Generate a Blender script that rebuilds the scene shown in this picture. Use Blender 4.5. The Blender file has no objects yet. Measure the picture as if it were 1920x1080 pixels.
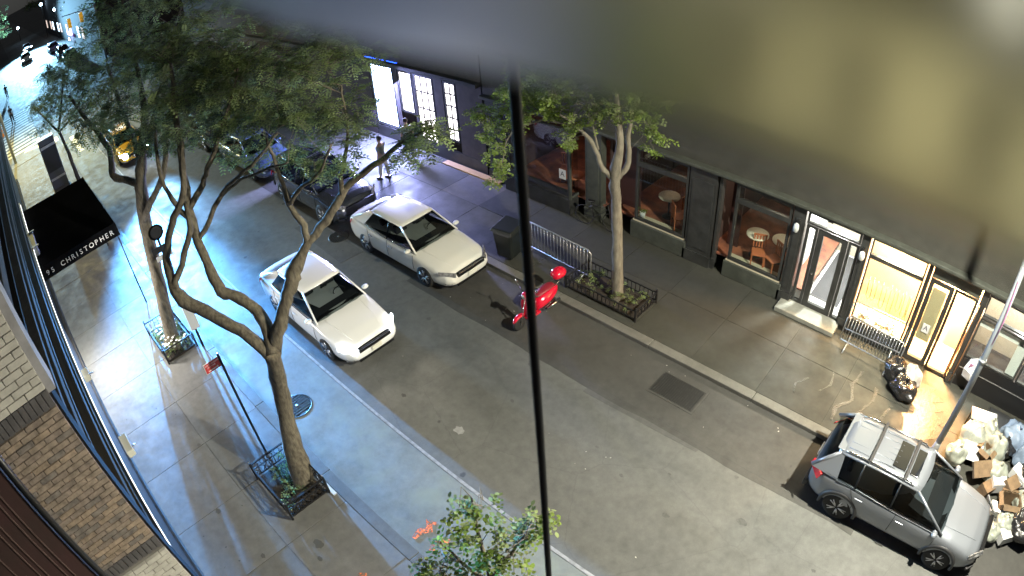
import bpy, bmesh, math, random
from mathutils import Vector, Matrix
import numpy as np
random.seed(7)
S = bpy.context.scene
COL = S.collection
PI = math.pi
# ------------------------------------------------------------------ camera
CAMP = Vector((0.0, -3.298, 11.18)); YAW, PITCH, ROLL = -0.7995, 0.6641, -0.0793
FPX, KD = 1233.25, -0.0714          # fisheye focal (px at 1920 wide) and radial term
_cy, _sy, _cp, _sp = math.cos(YAW), math.sin(YAW), math.cos(PITCH), math.sin(PITCH)
FW = Vector((_sy*_cp, _cy*_cp, -_sp)); _r = FW.cross(Vector((0, 0, 1))).normalized(); _u = _r.cross(FW)
RT = math.cos(ROLL)*_r + math.sin(ROLL)*_u; UP = -math.sin(ROLL)*_r + math.cos(ROLL)*_u
cd = bpy.data.cameras.new('camera'); cam = bpy.data.objects.new('camera', cd); COL.objects.link(cam); S.camera = cam
cam.matrix_world = Matrix(((RT.x, UP.x, -FW.x, CAMP.x), (RT.y, UP.y, -FW.y, CAMP.y), (RT.z, UP.z, -FW.z, CAMP.z), (0, 0, 0, 1)))
cd.type = 'PANO'; cd.sensor_width = 36; cd.sensor_fit = 'HORIZONTAL'
cd.panorama_type = 'FISHEYE_LENS_POLYNOMIAL'
cd.fisheye_fov = math.radians(180)
cd.fisheye_polynomial_k0 = 0.0; cd.fisheye_polynomial_k1 = -0.0431400358; cd.fisheye_polynomial_k2 = -4.18491397e-05
cd.fisheye_polynomial_k3 = -6.93327537e-07; cd.fisheye_polynomial_k4 = -2.22368919e-07
cd.clip_start = 0.01; cd.clip_end = 2000
cd.lens = 23; cd.dof.use_dof = True; cd.dof.focus_distance = 15.0; cd.dof.aperture_fstop = 0.023/0.008
def G(px, py, z=0.0):
    """the point of height z seen at a place of the 1920 x 1080 photograph"""
    a, b = px-960, 540-py; R = math.hypot(a, b)+1e-9; th = R/FPX
    for _ in range(15): th -= (th*(1+KD*th*th)-R/FPX)/(1+3*KD*th*th)
    d = math.cos(th)*FW + math.sin(th)*(a/R*RT+b/R*UP); t = (z-CAMP.z)/d.z
    return CAMP+d*t
# ------------------------------------------------------------------ world, moon, exposure
W = bpy.data.worlds.new('World'); S.world = W; W.use_nodes = True
wn = W.node_tree; bg = wn.nodes['Background']
sky = wn.nodes.new('ShaderNodeTexSky'); sky.sky_type = 'NISHITA'; sky.sun_disc = False
sky.sun_elevation = math.radians(35); sky.sun_rotation = math.radians(70)
hs = wn.nodes.new('ShaderNodeHueSaturation'); hs.inputs['Saturation'].default_value = 0.25
wn.links.new(sky.outputs[0], hs.inputs['Color']); wn.links.new(hs.outputs[0], bg.inputs[0])
bg.inputs[1].default_value = 0.014
def lamp(name, kind, loc, power, color, target=None, size=0.1, spot=None, blend=0.5):
    l = bpy.data.lights.new(name, kind); l.energy = power; l.color = color
    if kind == 'SPOT': l.spot_size = spot; l.spot_blend = blend; l.shadow_soft_size = size
    elif kind == 'AREA': l.size = size
    elif kind == 'POINT': l.shadow_soft_size = size
    elif kind == 'SUN': l.angle = size
    o = bpy.data.objects.new(name, l); COL.objects.link(o); o.location = loc
    if target is not None: o.rotation_euler = (Vector(target)-Vector(loc)).to_track_quat('-Z', 'Y').to_euler()
    return o
lamp('moon', 'SUN', (0, 0, 50), 0.03, (0.9, 0.95, 1.0), (8, 12, 40-18), math.radians(0.5))
S.view_settings.view_transform = 'Standard'; S.view_settings.look = 'None'; S.view_settings.gamma = 1
S.view_settings.use_curve_mapping = False; S.view_settings.exposure = 0.0
S.cycles.use_denoising = True; S.cycles.max_bounces = 8; S.cycles.sample_clamp_indirect = 3.0
WARM = (1.0, 0.93, 0.78); NEUT = (1.0, 0.96, 0.80); BLUE = (0.38, 0.62, 1.0)
# ------------------------------------------------------------------ materials
MATS = {}
def mat(name, col=(0.5, 0.5, 0.5), rough=0.6, metal=0.0, var=0.0, vscale=3.0, bump=0.0, bscale=40.0, col2=None,
        emit=None, estr=0.0, coat=0.0, trans=0.0, spec=0.5, alpha=1.0, stretch=None, detail=6):
    if name in MATS: return MATS[name]
    m = bpy.data.materials.new(name); m.use_nodes = True; nt = m.node_tree; b = nt.nodes['Principled BSDF']
    L = nt.links
    c = (*col, 1); b.inputs['Base Color'].default_value = c
    b.inputs['Roughness'].default_value = rough; b.inputs['Metallic'].default_value = metal
    b.inputs['Coat Weight'].default_value = coat; b.inputs['Coat Roughness'].default_value = 0.05
    b.inputs['Transmission Weight'].default_value = trans; b.inputs['Specular IOR Level'].default_value = spec
    b.inputs['Alpha'].default_value = alpha
    if emit: b.inputs['Emission Color'].default_value = (*emit, 1); b.inputs['Emission Strength'].default_value = estr
    geo = None
    def pos(sc):
        nonlocal geo
        if geo is None:
            geo = nt.nodes.new('ShaderNodeNewGeometry')
        if stretch:
            mp = nt.nodes.new('ShaderNodeMapping'); mp.inputs['Scale'].default_value = stretch
            L.new(geo.outputs['Position'], mp.inputs[0]); src = mp.outputs[0]
        else: src = geo.outputs['Position']
        n = nt.nodes.new('ShaderNodeTexNoise'); n.inputs['Scale'].default_value = sc; n.inputs['Detail'].default_value = detail
        n.inputs['Roughness'].default_value = 0.62
        L.new(src, n.inputs['Vector']); return n
    if var > 0 or col2:
        n = pos(vscale); r = nt.nodes.new('ShaderNodeValToRGB')
        r.color_ramp.elements[0].position = 0.33; r.color_ramp.elements[1].position = 0.68
        c2 = col2 if col2 else tuple(min(1, x*(1+var)) for x in col)
        c1 = col if col2 else tuple(x*(1-var) for x in col)
        r.color_ramp.elements[0].color = (*c1, 1); r.color_ramp.elements[1].color = (*c2, 1)
        L.new(n.outputs[0], r.inputs[0]); L.new(r.outputs[0], b.inputs['Base Color'])
    if bump > 0:
        n = pos(bscale); bp = nt.nodes.new('ShaderNodeBump'); bp.inputs['Strength'].default_value = bump; bp.inputs['Distance'].default_value = 0.02
        L.new(n.outputs[0], bp.inputs['Height']); L.new(bp.outputs[0], b.inputs['Normal'])
    MATS[name] = m; return m
def ground_mat(name, base, dark, speck=(0.03, 0.03, 0.03), rough=0.75, s1=0.35, s2=5.0, spk=1.6, spk_r=0.07, tint=None, crack=0.0):
    """worn paving: broad patches, finer mottling, gum spots, hairline cracks"""
    m = bpy.data.materials.new(name); m.use_nodes = True; nt = m.node_tree; b = nt.nodes['Principled BSDF']; L = nt.links
    geo = nt.nodes.new('ShaderNodeNewGeometry'); P_ = geo.outputs['Position']
    def noise(sc, det=8, rg=0.6, vec=P_):
        n = nt.nodes.new('ShaderNodeTexNoise'); n.inputs['Scale'].default_value = sc; n.inputs['Detail'].default_value = det; n.inputs['Roughness'].default_value = rg
        L.new(vec, n.inputs['Vector']); return n.outputs[0]
    def ramp(src, p0, p1, c0, c1):
        r = nt.nodes.new('ShaderNodeValToRGB'); e = r.color_ramp.elements
        e[0].position = p0; e[1].position = p1; e[0].color = (*c0, 1); e[1].color = (*c1, 1); L.new(src, r.inputs[0]); return r.outputs[0]
    def mix(f, a, b_, mode='MIX'):
        x = nt.nodes.new('ShaderNodeMix'); x.data_type = 'RGBA'; x.blend_type = mode
        if isinstance(f, float): x.inputs[0].default_value = f
        else: L.new(f, x.inputs[0])
        for i, v in ((6, a), (7, b_)):
            if isinstance(v, tuple): x.inputs[i].default_value = (*v, 1)
            else: L.new(v, x.inputs[i])
        return x.outputs[2]
    mp = nt.nodes.new('ShaderNodeMapping'); mp.inputs['Scale'].default_value = (0.35, 1, 1); L.new(P_, mp.inputs[0])
    c = ramp(noise(s1, 5, 0.55, mp.outputs[0]), 0.35, 0.65, dark, base)
    c = mix(0.7, c, ramp(noise(s2), 0.3, 0.7, (0.62,)*3, (1.0,)*3), 'MULTIPLY')
    c = mix(0.35, c, ramp(noise(60, 3), 0.3, 0.7, (0.6,)*3, (1.0,)*3), 'MULTIPLY')
    if tint: c = mix(ramp(noise(0.9, 3), 0.5, 0.68, (0,)*3, (0.6,)*3), c, tint)
    v = nt.nodes.new('ShaderNodeTexVoronoi'); v.inputs['Scale'].default_value = spk; v.inputs['Randomness'].default_value = 1.0
    ds = nt.nodes.new('ShaderNodeVectorMath'); ds.operation = 'ADD'
    nn = nt.nodes.new('ShaderNodeTexNoise'); nn.inputs['Scale'].default_value = 9; L.new(P_, nn.inputs['Vector'])
    sc = nt.nodes.new('ShaderNodeVectorMath'); sc.operation = 'SCALE'; sc.inputs['Scale'].default_value = 0.08
    L.new(nn.outputs['Color'], sc.inputs[0]); L.new(P_, ds.inputs[0]); L.new(sc.outputs[0], ds.inputs[1]); L.new(ds.outputs[0], v.inputs['Vector'])
    spot = ramp(v.outputs['Distance'], spk_r*0.6, spk_r, (1,)*3, (0,)*3)
    gate = ramp(v.outputs['Color'], 0.45, 0.5, (0,)*3, (0.75,)*3)
    g2 = nt.nodes.new('ShaderNodeMath'); g2.operation = 'MULTIPLY'; L.new(spot, g2.inputs[0]); L.new(gate, g2.inputs[1])
    c = mix(g2.outputs[0], c, speck)
    if crack:
        v2 = nt.nodes.new('ShaderNodeTexVoronoi'); v2.feature = 'DISTANCE_TO_EDGE'; v2.inputs['Scale'].default_value = crack; L.new(ds.outputs[0], v2.inputs['Vector'])
        ck = ramp(v2.outputs['Distance'], 0.0, 0.006, (0.22,)*3, (0,)*3); c = mix(ck, c, speck)
    L.new(c, b.inputs['Base Color'])
    rr = ramp(noise(2.0), 0.3, 0.7, (rough-0.15,)*3, (rough+0.12,)*3); L.new(rr, b.inputs['Roughness'])
    bp = nt.nodes.new('ShaderNodeBump'); bp.inputs['Strength'].default_value = 0.35; bp.inputs['Distance'].default_value = 0.01
    L.new(noise(90, 4), bp.inputs['Height']); L.new(bp.outputs[0], b.inputs['Normal'])
    MATS[name] = m; return m
M_ASPH = ground_mat('asphalt', (0.150, 0.150, 0.138), (0.092, 0.093, 0.085), spk=1.1, spk_r=0.09, crack=0.42)
M_ASPH2 = ground_mat('old_asphalt', (0.07, 0.068, 0.06), (0.045, 0.044, 0.04), spk=1.6, spk_r=0.06, crack=0.6)
M_PARK = ground_mat('parking_concrete', (0.22, 0.235, 0.21), (0.145, 0.155, 0.14), spk=0.9, spk_r=0.05, tint=(0.2, 0.22, 0.16))
M_SLAB = [ground_mat('sidewalk_concrete_%d' % i, b, d, spk=2.4, spk_r=0.07) for i, (b, d) in enumerate([
    ((0.20, 0.196, 0.18), (0.135, 0.133, 0.12)), ((0.18, 0.176, 0.16), (0.12, 0.118, 0.106)), ((0.225, 0.22, 0.20), (0.15, 0.148, 0.135))])]
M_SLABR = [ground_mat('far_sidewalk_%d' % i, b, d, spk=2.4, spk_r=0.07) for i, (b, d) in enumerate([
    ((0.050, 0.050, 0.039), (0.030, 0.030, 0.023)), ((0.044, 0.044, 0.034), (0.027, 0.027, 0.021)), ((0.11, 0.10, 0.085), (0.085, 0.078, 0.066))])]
M_KERB = ground_mat('granite_kerb', (0.155, 0.15, 0.13), (0.10, 0.098, 0.085), spk=3.0, spk_r=0.04)
M_PAINT = mat('road_paint', (0.62, 0.62, 0.56), 0.7, var=0.25, vscale=6)
M_YPAINT = mat('orange_spray', (0.85, 0.22, 0.07), 0.6, var=0.2, vscale=20)
_n = M_YPAINT.node_tree; _b = _n.nodes['Principled BSDF']; _g = _n.nodes.new('ShaderNodeNewGeometry'); _q = _n.nodes.new('ShaderNodeTexNoise'); _q.inputs['Scale'].default_value = 16; _q.inputs['Detail'].default_value = 6
_r2 = _n.nodes.new('ShaderNodeValToRGB'); _r2.color_ramp.elements[0].position = 0.42; _r2.color_ramp.elements[1].position = 0.60
_n.links.new(_g.outputs['Position'], _q.inputs['Vector']); _n.links.new(_q.outputs[0], _r2.inputs[0]); _n.links.new(_r2.outputs[0], _b.inputs['Alpha'])
M_DULL = mat('dull_black', (0.010, 0.010, 0.011), 0.95, spec=0.05)
M_BLACK = mat('black_paint', (0.012, 0.012, 0.013), 0.35, bump=0.05)
M_BLACKM = mat('black_metal', (0.018, 0.018, 0.019), 0.45, 0.3)
M_FRONT = mat('shopfront_paint', (0.03, 0.031, 0.03), 0.4, var=0.3, vscale=4)
M_FRONT2 = mat('shopfront_grey_green', (0.055, 0.06, 0.05), 0.45, var=0.25, vscale=4)
M_STEEL = mat('galvanised_steel', (0.42, 0.43, 0.43), 0.38, 0.8, var=0.2, vscale=10)
M_CHROME = mat('chrome', (0.8, 0.8, 0.8), 0.12, 1.0)
M_GLASSD = mat('dark_car_glass', (0.006, 0.007, 0.009), 0.06, spec=0.8, coat=0.5)
M_TYRE = mat('tyre_rubber', (0.015, 0.015, 0.015), 0.8)
M_ALLOY = mat('alloy', (0.55, 0.55, 0.57), 0.3, 0.9)
M_PLAST = mat('black_plastic', (0.02, 0.02, 0.021), 0.55)
M_BARK = mat('honey_locust_bark', (0.055, 0.045, 0.032), 0.9, col2=(0.17, 0.145, 0.10), vscale=16, bump=1.0, bscale=16, stretch=(1, 1, 0.3))
M_BARK2 = mat('pale_bark', (0.10, 0.088, 0.065), 0.9, col2=(0.21, 0.185, 0.14), vscale=12, bump=0.5, bscale=30, stretch=(1, 1, 0.3))
def leafmat(name, c1, c2, tr=0.35):
    m = bpy.data.materials.new(name); m.use_nodes = True; nt = m.node_tree; nt.nodes.clear(); L = nt.links
    out = nt.nodes.new('ShaderNodeOutputMaterial'); mx = nt.nodes.new('ShaderNodeMixShader'); d = nt.nodes.new('ShaderNodeBsdfDiffuse'); t = nt.nodes.new('ShaderNodeBsdfTranslucent')
    geo = nt.nodes.new('ShaderNodeNewGeometry'); n = nt.nodes.new('ShaderNodeTexNoise'); n.inputs['Scale'].default_value = 1.3; L.new(geo.outputs['Position'], n.inputs['Vector'])
    r = nt.nodes.new('ShaderNodeValToRGB'); r.color_ramp.elements[0].position = 0.35; r.color_ramp.elements[1].position = 0.65
    r.color_ramp.elements[0].color = (*c1, 1); r.color_ramp.elements[1].color = (*c2, 1); L.new(n.outputs[0], r.inputs[0])
    L.new(r.outputs[0], d.inputs[0]); L.new(r.outputs[0], t.inputs[0]); mx.inputs[0].default_value = tr
    L.new(d.outputs[0], mx.inputs[1]); L.new(t.outputs[0], mx.inputs[2]); L.new(mx.outputs[0], out.inputs[0]); MATS[name] = m; return m
M_LEAF = leafmat('locust_leaves', (0.16, 0.215, 0.08), (0.30, 0.37, 0.15), 0.5)
M_LEAF2 = leafmat('bright_leaves', (0.10, 0.15, 0.03), (0.24, 0.32, 0.07), 0.45)
M_LEAF3 = leafmat('young_leaves', (0.17, 0.21, 0.08), (0.32, 0.37, 0.16), 0.45)
M_LEAFD = leafmat('dark_leaves', (0.08, 0.10, 0.06), (0.14, 0.165, 0.09))
M_FLOWER = mat('white_petals', (0.8, 0.82, 0.75), 0.6)
M_SOIL = mat('planter_soil', (0.03, 0.022, 0.015), 0.95, var=0.5, vscale=20, bump=1)
M_CLEAR = bpy.data.materials.new('shop_glass'); M_CLEAR.use_nodes = True; _n = M_CLEAR.node_tree; _n.nodes.clear()
_o = _n.nodes.new('ShaderNodeOutputMaterial'); _m = _n.nodes.new('ShaderNodeMixShader'); _t = _n.nodes.new('ShaderNodeBsdfTransparent'); _g = _n.nodes.new('ShaderNodeBsdfGlossy'); _g.inputs['Roughness'].default_value = 0.03
_t.inputs[0].default_value = (0.9, 0.93, 0.92, 1); _m.inputs[0].default_value = 0.08
_n.links.new(_t.outputs[0], _m.inputs[1]); _n.links.new(_g.outputs[0], _m.inputs[2]); _n.links.new(_m.outputs[0], _o.inputs[0])
# ------------------------------------------------------------------ mesh helpers
class MB:
    def __init__(s): s.v = []; s.f = []; s.mi = []; s.sm = []
    def add(s, vs, fs, mi=0, sm=False):
        o = len(s.v); s.v += [tuple(v) for v in vs]; s.f += [[o+i for i in f] for f in fs]; s.mi += [mi]*len(fs); s.sm += [sm]*len(fs); return s
    def box(s, x0, x1, y0, y1, z0, z1, mi=0):
        v = [(x0, y0, z0), (x1, y0, z0), (x1, y1, z0), (x0, y1, z0), (x0, y0, z1), (x1, y0, z1), (x1, y1, z1), (x0, y1, z1)]
        return s.add(v, [(3, 2, 1, 0), (4, 5, 6, 7), (0, 1, 5, 4), (1, 2, 6, 5), (2, 3, 7, 6), (3, 0, 4, 7)], mi)
    def obox(s, c, size, rot=(0, 0, 0), mi=0):
        from mathutils import Euler
        R = Euler(rot).to_matrix(); c = Vector(c); h = [q/2 for q in size]; v = []
        for z in (-1, 1):
            for x, y in ((-1, -1), (1, -1), (1, 1), (-1, 1)): v.append(c+R @ Vector((x*h[0], y*h[1], z*h[2])))
        return s.add(v, [(3, 2, 1, 0), (4, 5, 6, 7), (0, 1, 5, 4), (1, 2, 6, 5), (2, 3, 7, 6), (3, 0, 4, 7)], mi)
    def tube(s, pts, rad, n=8, mi=0, cap=True, jit=0):
        pts = [Vector(p) for p in pts]; rad = rad if isinstance(rad, (list, tuple)) else [rad]*len(pts)
        rings = []; ref = None
        for i, p in enumerate(pts):
            d = (pts[min(i+1, len(pts)-1)]-pts[max(i-1, 0)]); d = d.normalized() if d.length > 1e-9 else Vector((0, 0, 1))
            if ref is None: ref = Vector((1, 0, 0)) if abs(d.x) < 0.8 else Vector((0, 1, 0))
            a = (ref-d*ref.dot(d)).normalized(); b = d.cross(a); ref = a
            rings.append([p+(a*math.cos(2*PI*k/n)+b*math.sin(2*PI*k/n))*rad[i]*(1+(random.uniform(-jit, jit) if jit else 0)) for k in range(n)])
        v = [q for r in rings for q in r]; f = []
        for i in range(len(pts)-1):
            for k in range(n): f.append((i*n+k, i*n+(k+1) % n, (i+1)*n+(k+1) % n, (i+1)*n+k))
        if cap: f.append(tuple(range(n-1, -1, -1))); f.append(tuple((len(pts)-1)*n+k for k in range(n)))
        return s.add(v, f, mi, True)
    def lathe(s, prof, c=(0, 0, 0), axis='z', n=24, mi=0):
        v = []; c = Vector(c)
        for r, h in prof:
            for k in range(n):
                a = 2*PI*k/n
                p = {'z': (r*math.cos(a), r*math.sin(a), h), 'y': (r*math.cos(a), h, r*math.sin(a)), 'x': (h, r*math.cos(a), r*math.sin(a))}[axis]
                v.append(c+Vector(p))
        f = []
        for i in range(len(prof)-1):
            for k in range(n): f.append((i*n+k, i*n+(k+1) % n, (i+1)*n+(k+1) % n, (i+1)*n+k))
        if prof[0][0] > 1e-4: f.append(tuple(range(n-1, -1, -1)))
        if prof[-1][0] > 1e-4: f.append(tuple((len(prof)-1)*n+k for k in range(n)))
        return s.add(v, f, mi, True)
    def poly(s, pts, off, mi=0):
        """a flat outline given thickness along off"""
        n = len(pts); off = Vector(off); v = [Vector(p) for p in pts]; v += [p+off for p in v]
        f = [tuple(range(n-1, -1, -1)), tuple(range(n, 2*n))]+[(i, (i+1) % n, n+(i+1) % n, n+i) for i in range(n)]
        return s.add(v, f, mi)
    def build(s, name, mats, parent=None, bevel=0, sub=0):
        me = bpy.data.meshes.new(name); me.from_pydata(s.v, [], s.f); me.update()
        for m in (mats if isinstance(mats, (list, tuple)) else [mats]): me.materials.append(m)
        me.polygons.foreach_set('material_index', s.mi); me.polygons.foreach_set('use_smooth', s.sm)
        bm = bmesh.new(); bm.from_mesh(me); bmesh.ops.recalc_face_normals(bm, faces=bm.faces); bm.to_mesh(me); bm.free()
        o = bpy.data.objects.new(name, me); COL.objects.link(o)
        if parent is not None: o.parent = parent
        if bevel:
            b = o.modifiers.new('bevel', 'BEVEL'); b.width = bevel; b.segments = 2; b.limit_method = 'ANGLE'; b.angle_limit = 0.7
        if sub:
            q = o.modifiers.new('sub', 'SUBSURF'); q.levels = sub; q.render_levels = sub
        return o
def tag(o, label=None, cat=None, group=None, kind=None):
    if label: o['label'] = label
    if cat: o['category'] = cat
    if group: o['group'] = group
    if kind: o['kind'] = kind
    return o
def thing(name, label, cat, loc=(0, 0, 0), rz=0, group=None):
    o = bpy.data.objects.new(name, None); COL.objects.link(o); o.location = loc; o.rotation_euler = (0, 0, rz); o.empty_display_size = 0.2
    return tag(o, label, cat, group)
def copy_tree(o, parent=None):
    c = o.copy(); COL.objects.link(c); c.parent = parent
    for ch in [x for x in KIDS.get(o.name, [])] if o.name in KIDS else list(o.children): copy_tree(ch, c)
    return c
KIDS = {}
def struct(name, mb, m, **k): return tag(mb.build(name, m, **k), kind='structure')
def text(name, s, m, parent, loc, rot, size, depth=0.004, align='LEFT', spacing=1.0):
    c = bpy.data.curves.new(name, 'FONT'); c.body = s; c.size = size; c.extrude = depth; c.align_x = align; c.space_character = spacing; c.resolution_u = 3
    t = bpy.data.objects.new('tmp_text', c); COL.objects.link(t)
    dg = bpy.context.evaluated_depsgraph_get(); me = bpy.data.meshes.new_from_object(t.evaluated_get(dg)); bpy.data.objects.remove(t)
    me.materials.clear(); me.materials.append(m); me.name = name
    o = bpy.data.objects.new(name, me); COL.objects.link(o); o.location = loc; o.rotation_euler = rot
    if parent is not None: o.parent = parent
    return o
# ================================================================== GROUND
YL, YR = -0.53, 7.09
struct('ground', MB().box(-420, 60, -160, 200, -0.5, -0.13), M_ASPH2)
struct('road', MB().box(-420, 12, YL-0.3, YR+0.3, -0.3, -0.122), M_ASPH)
struct('parking_lane', MB().box(-44, 12, YL-0.02, 1.24, -0.2, -0.116), M_PARK)
struct('gutter_strip', MB().box(-44, 12, 5.3, YR, -0.2, -0.117), M_ASPH2)
m = MB().box(-44, 12, 1.26, 1.33, -0.15, -0.112)
struct('lane_line', m, mat('faded_white_line', (0.36, 0.36, 0.35), 0.7, col2=(0.17, 0.17, 0.165), vscale=7))
struct('cross_street', MB().box(-62, -47.5, -160, 200, -0.2, -0.118), M_ASPH)
# pavement slabs, each its own part
def pavement(name, y0, y1, kerb_at, mats, rows, x0, x1, pitch, x_start, seed, far_x):
    random.seed(seed)
    base = struct(name, MB().box(far_x, 10, min(y0, y1), max(y0, y1), -0.35, -0.012), mats[1])
    meshes = {}
    x = x_start
    xs = []
    while x < x1: xs.append(x); x += pitch
    x = x_start-pitch
    while x > x0: xs.append(x); x -= pitch
    for x in sorted(xs):
        for (a, b) in rows:
            i = random.choice((0, 0, 1, 1, 0)) if name == 'left_pavement' else random.choice((0, 0, 1))
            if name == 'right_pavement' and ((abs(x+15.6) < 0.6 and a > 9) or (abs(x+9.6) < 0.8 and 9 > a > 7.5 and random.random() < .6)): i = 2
            k = (i, a)
            if k not in meshes:
                g = 0.005
                mb = MB().box(g, pitch-g, a+g, b-g, -0.1, 0.0); o = mb.build('slab', mats[i], base, bevel=0.003); meshes[k] = o; o.location = (x, 0, random.uniform(-0.003, 0.003))
            else:
                o = meshes[k].copy(); COL.objects.link(o); o.parent = base; o.location = (x, 0, random.uniform(-0.003, 0.003))
            o.name = 'slab'
    ky0, ky1 = kerb_at
    kb = None; x = x1
    while x > x0-12:
        if kb is None: kb = MB().box(-2.99, 0, ky0, ky1, -0.3, 0.004).build('kerb_stone', M_KERB, base, bevel=0.015); o = kb
        else: o = kb.copy(); COL.objects.link(o); o.parent = base
        o.location = (x, random.uniform(-.004, .004), 0); x -= 3.0
    return base
PL = pavement('left_pavement', -6.5, YL-0.27, (YL-0.27, YL), M_SLAB, [(-6.5, -4.62), (-4.6, -2.44), (-2.44, -0.80)], -33, 6, 1.95, -8.05, 3, -44.5)
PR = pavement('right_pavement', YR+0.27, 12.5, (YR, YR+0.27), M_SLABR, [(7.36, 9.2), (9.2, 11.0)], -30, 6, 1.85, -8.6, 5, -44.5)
# rounded corner of the left pavement with its pale ramp
c = MB(); pts = [(-44.4, -7, 0)]+[(-44.4-3.2*math.sin(a), -4.2+3.4*math.cos(a), 0) for a in [i*PI/2/10 for i in range(11)]]+[(-47.6, -7, 0)]
c.poly(pts, (0, 0, -0.3)); struct('corner_pavement', c, M_SLAB[0])
c = MB(); a0 = [i*PI/2/10 for i in range(1, 9)]
c.poly([(-44.4-3.2*math.sin(a), -4.2+3.4*math.cos(a), 0.006) for a in a0]+[(-44.4-2.6*math.sin(a), -4.2+2.75*math.cos(a), 0.006) for a in reversed(a0)], (0, 0, -0.05))
struct('kerb_ramp', c, mat('pale_ramp', (0.75, 0.74, 0.66), 0.7))
# zebra crossing and stop bars
zb = None
for i in range(15):
    o = MB().box(-0.28, 0.28, -5.9, -1.7, -0.12, -0.112).build('zebra_stripe', M_PAINT) if zb is None else zb.copy()
    if zb is None: zb = o
    else: COL.objects.link(o)
    o.location = (-48.3-i*1.12, 0.0, 0); tag(o, kind='structure')
struct('stop_line', MB().box(-46.8, -43.6, -1.0, -0.5, -0.12, -0.110).box(-44.5, -39.8, 0.2, 0.55, -0.12, -0.110), M_PAINT)
struct('lane_dash', MB().box(-41, -38, 3.6, 3.8, -0.12, -0.110), M_PAINT)
# orange utility spray marks on the parking lane
def spray(pts, w, nm='orange_mark'):
    c = MB(); L_ = []; R_ = []
    for i, p in enumerate(pts):
        p = Vector(p); d = (Vector(pts[min(i+1, len(pts)-1)])-Vector(pts[max(0, i-1)])).normalized(); n = Vector((-d.y, d.x)); k = w*random.uniform(0.5, 1.3)
        L_.append(p+n*k); R_.append(p-n*k)
    z = -0.108 if pts[0][1] > YL else 0.008
    c.poly([(q.x, q.y, z) for q in L_+R_[::-1]], (0, 0, -0.004)); return struct(nm, c, M_YPAINT)
spray([(-6.38, -0.36), (-6.42, -0.15), (-6.30, 0.0), (-6.45, 0.13), (-6.3, 0.2)], 0.075)
spray([(-5.9, -0.30), (-6.0, -0.18), (-5.95, 0.0), (-5.8, 0.08)], 0.05)
spray([(-6.45, -1.75), (-6.35, -1.62)], 0.04)
# manhole covers and the street grate
def manhole(x, y, z, r, label, col, grp=None):
    t = thing('manhole_cover', label, 'manhole cover', (x, y, z), group=grp)
    MB().lathe([(r, 0.0), (r, 0.006), (r-0.03, 0.008), (r-0.035, 0.002)], n=32).build('rim', M_BLACKM, t)
    c = MB().lathe([(0.001, 0.004), (r-0.045, 0.004)], n=32)
    c.build('lid', col, t)
    g = MB()
    for i in range(-4, 5):
        h = math.sqrt(max(0.01, (r-0.06)**2-(i*r/5)**2)); g.box(i*r/5-0.012, i*r/5+0.012, -h, h, 0.003, 0.009)
    g.lathe([(0.001, 0.012), (0.05, 0.012), (0.05, 0.0)], n=10)
    g.build('ribs', col, t); return t
manhole(-11.3, 0.06, -0.116, 0.40, 'round ribbed manhole cover in the blue lit parking lane beside the near tree', mat('cast_iron_blue', (0.12, 0.13, 0.13), 0.5, 0.2, var=0.2))
manhole(-16.75, 5.2, -0.122, 0.36, 'worn dark manhole cover in the road behind the parked white sedan', mat('cast_iron', (0.06, 0.06, 0.055), 0.6, 0.2, var=0.3))
g0, g1, g2, g3 = (-5.25, 5.97), (-5.25, 6.68), (-4.0, 6.68), (-4.0, 5.97)
t = thing('street_grate', 'dark rectangular steel vault plate set in the road by the far kerb', 'grate', (-4.62, 6.32, -0.12))
MB().box(-0.66, 0.66, -0.42, 0.42, 0, 0.010).build('frame', M_ASPH2, t)
MB().box(-0.6, 0.6, -0.36, 0.36, 0, 0.014).build('plate', mat('steel_plate', (0.02, 0.02, 0.018), 0.7, var=0.3, vscale=8), t)
b0 = None
for i in range(19):
    o = MB().box(-0.012, 0.012, -0.34, 0.34, 0.012, 0.022).build('bar', M_BLACKM, t) if b0 is None else b0.copy()
    if b0 is None: b0 = o
    else: COL.objects.link(o)
    o.location.x = -0.54+i*0.06
# litter and leaves: specks of pale litter on the road
c = MB()
random.seed(11)
for i in range(34):
    x = random.uniform(-12, 3); y = random.choice((random.uniform(6.6, 7.05), random.uniform(4.9, 7.0), random.uniform(1.5, 6))); s = random.uniform(0.008, 0.024)
    c.obox((x, y, -0.113), (s*1.6, s, 0.006), (random.uniform(-.3, .3), random.uniform(-.3, .3), random.uniform(0, 3)))
tag(c.build('street_litter', mat('litter', (0.35, 0.34, 0.30), 0.7, var=0.4, vscale=3)), 'small pale scraps of litter scattered along the far gutter and road', 'litter', kind='stuff')
# ================================================================== LEFT BUILDING (the camera's own side)
M_GREYST = mat('grey_stone_trim', (0.035, 0.033, 0.031), 0.95, var=0.3, vscale=3, bump=0.3, spec=0.1)
M_BRNTRIM = mat('weathered_brown_trim', (0.032, 0.026, 0.019), 0.95, spec=0.05, var=0.35, vscale=2, bump=0.4, stretch=(0.15, 3, 3))
M_WBRICK = mat('cream_brick', (0.42, 0.40, 0.35), 0.55, var=0.18, vscale=5, bump=0.3, bscale=60)
M_BBRICK = [mat('brown_brick_%d' % i, c, 0.85, var=0.4, vscale=9, bump=0.5, bscale=60) for i, c in enumerate([(0.215, 0.17, 0.13), (0.19, 0.15, 0.12), (0.235, 0.18, 0.13), (0.15, 0.128, 0.11)])]
M_DBRICK = mat('dark_brick', (0.075, 0.07, 0.07), 0.8, var=0.25, vscale=6, bump=0.5)
M_MORTAR = mat('mortar', (0.13, 0.12, 0.105), 0.9, var=0.2)
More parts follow.
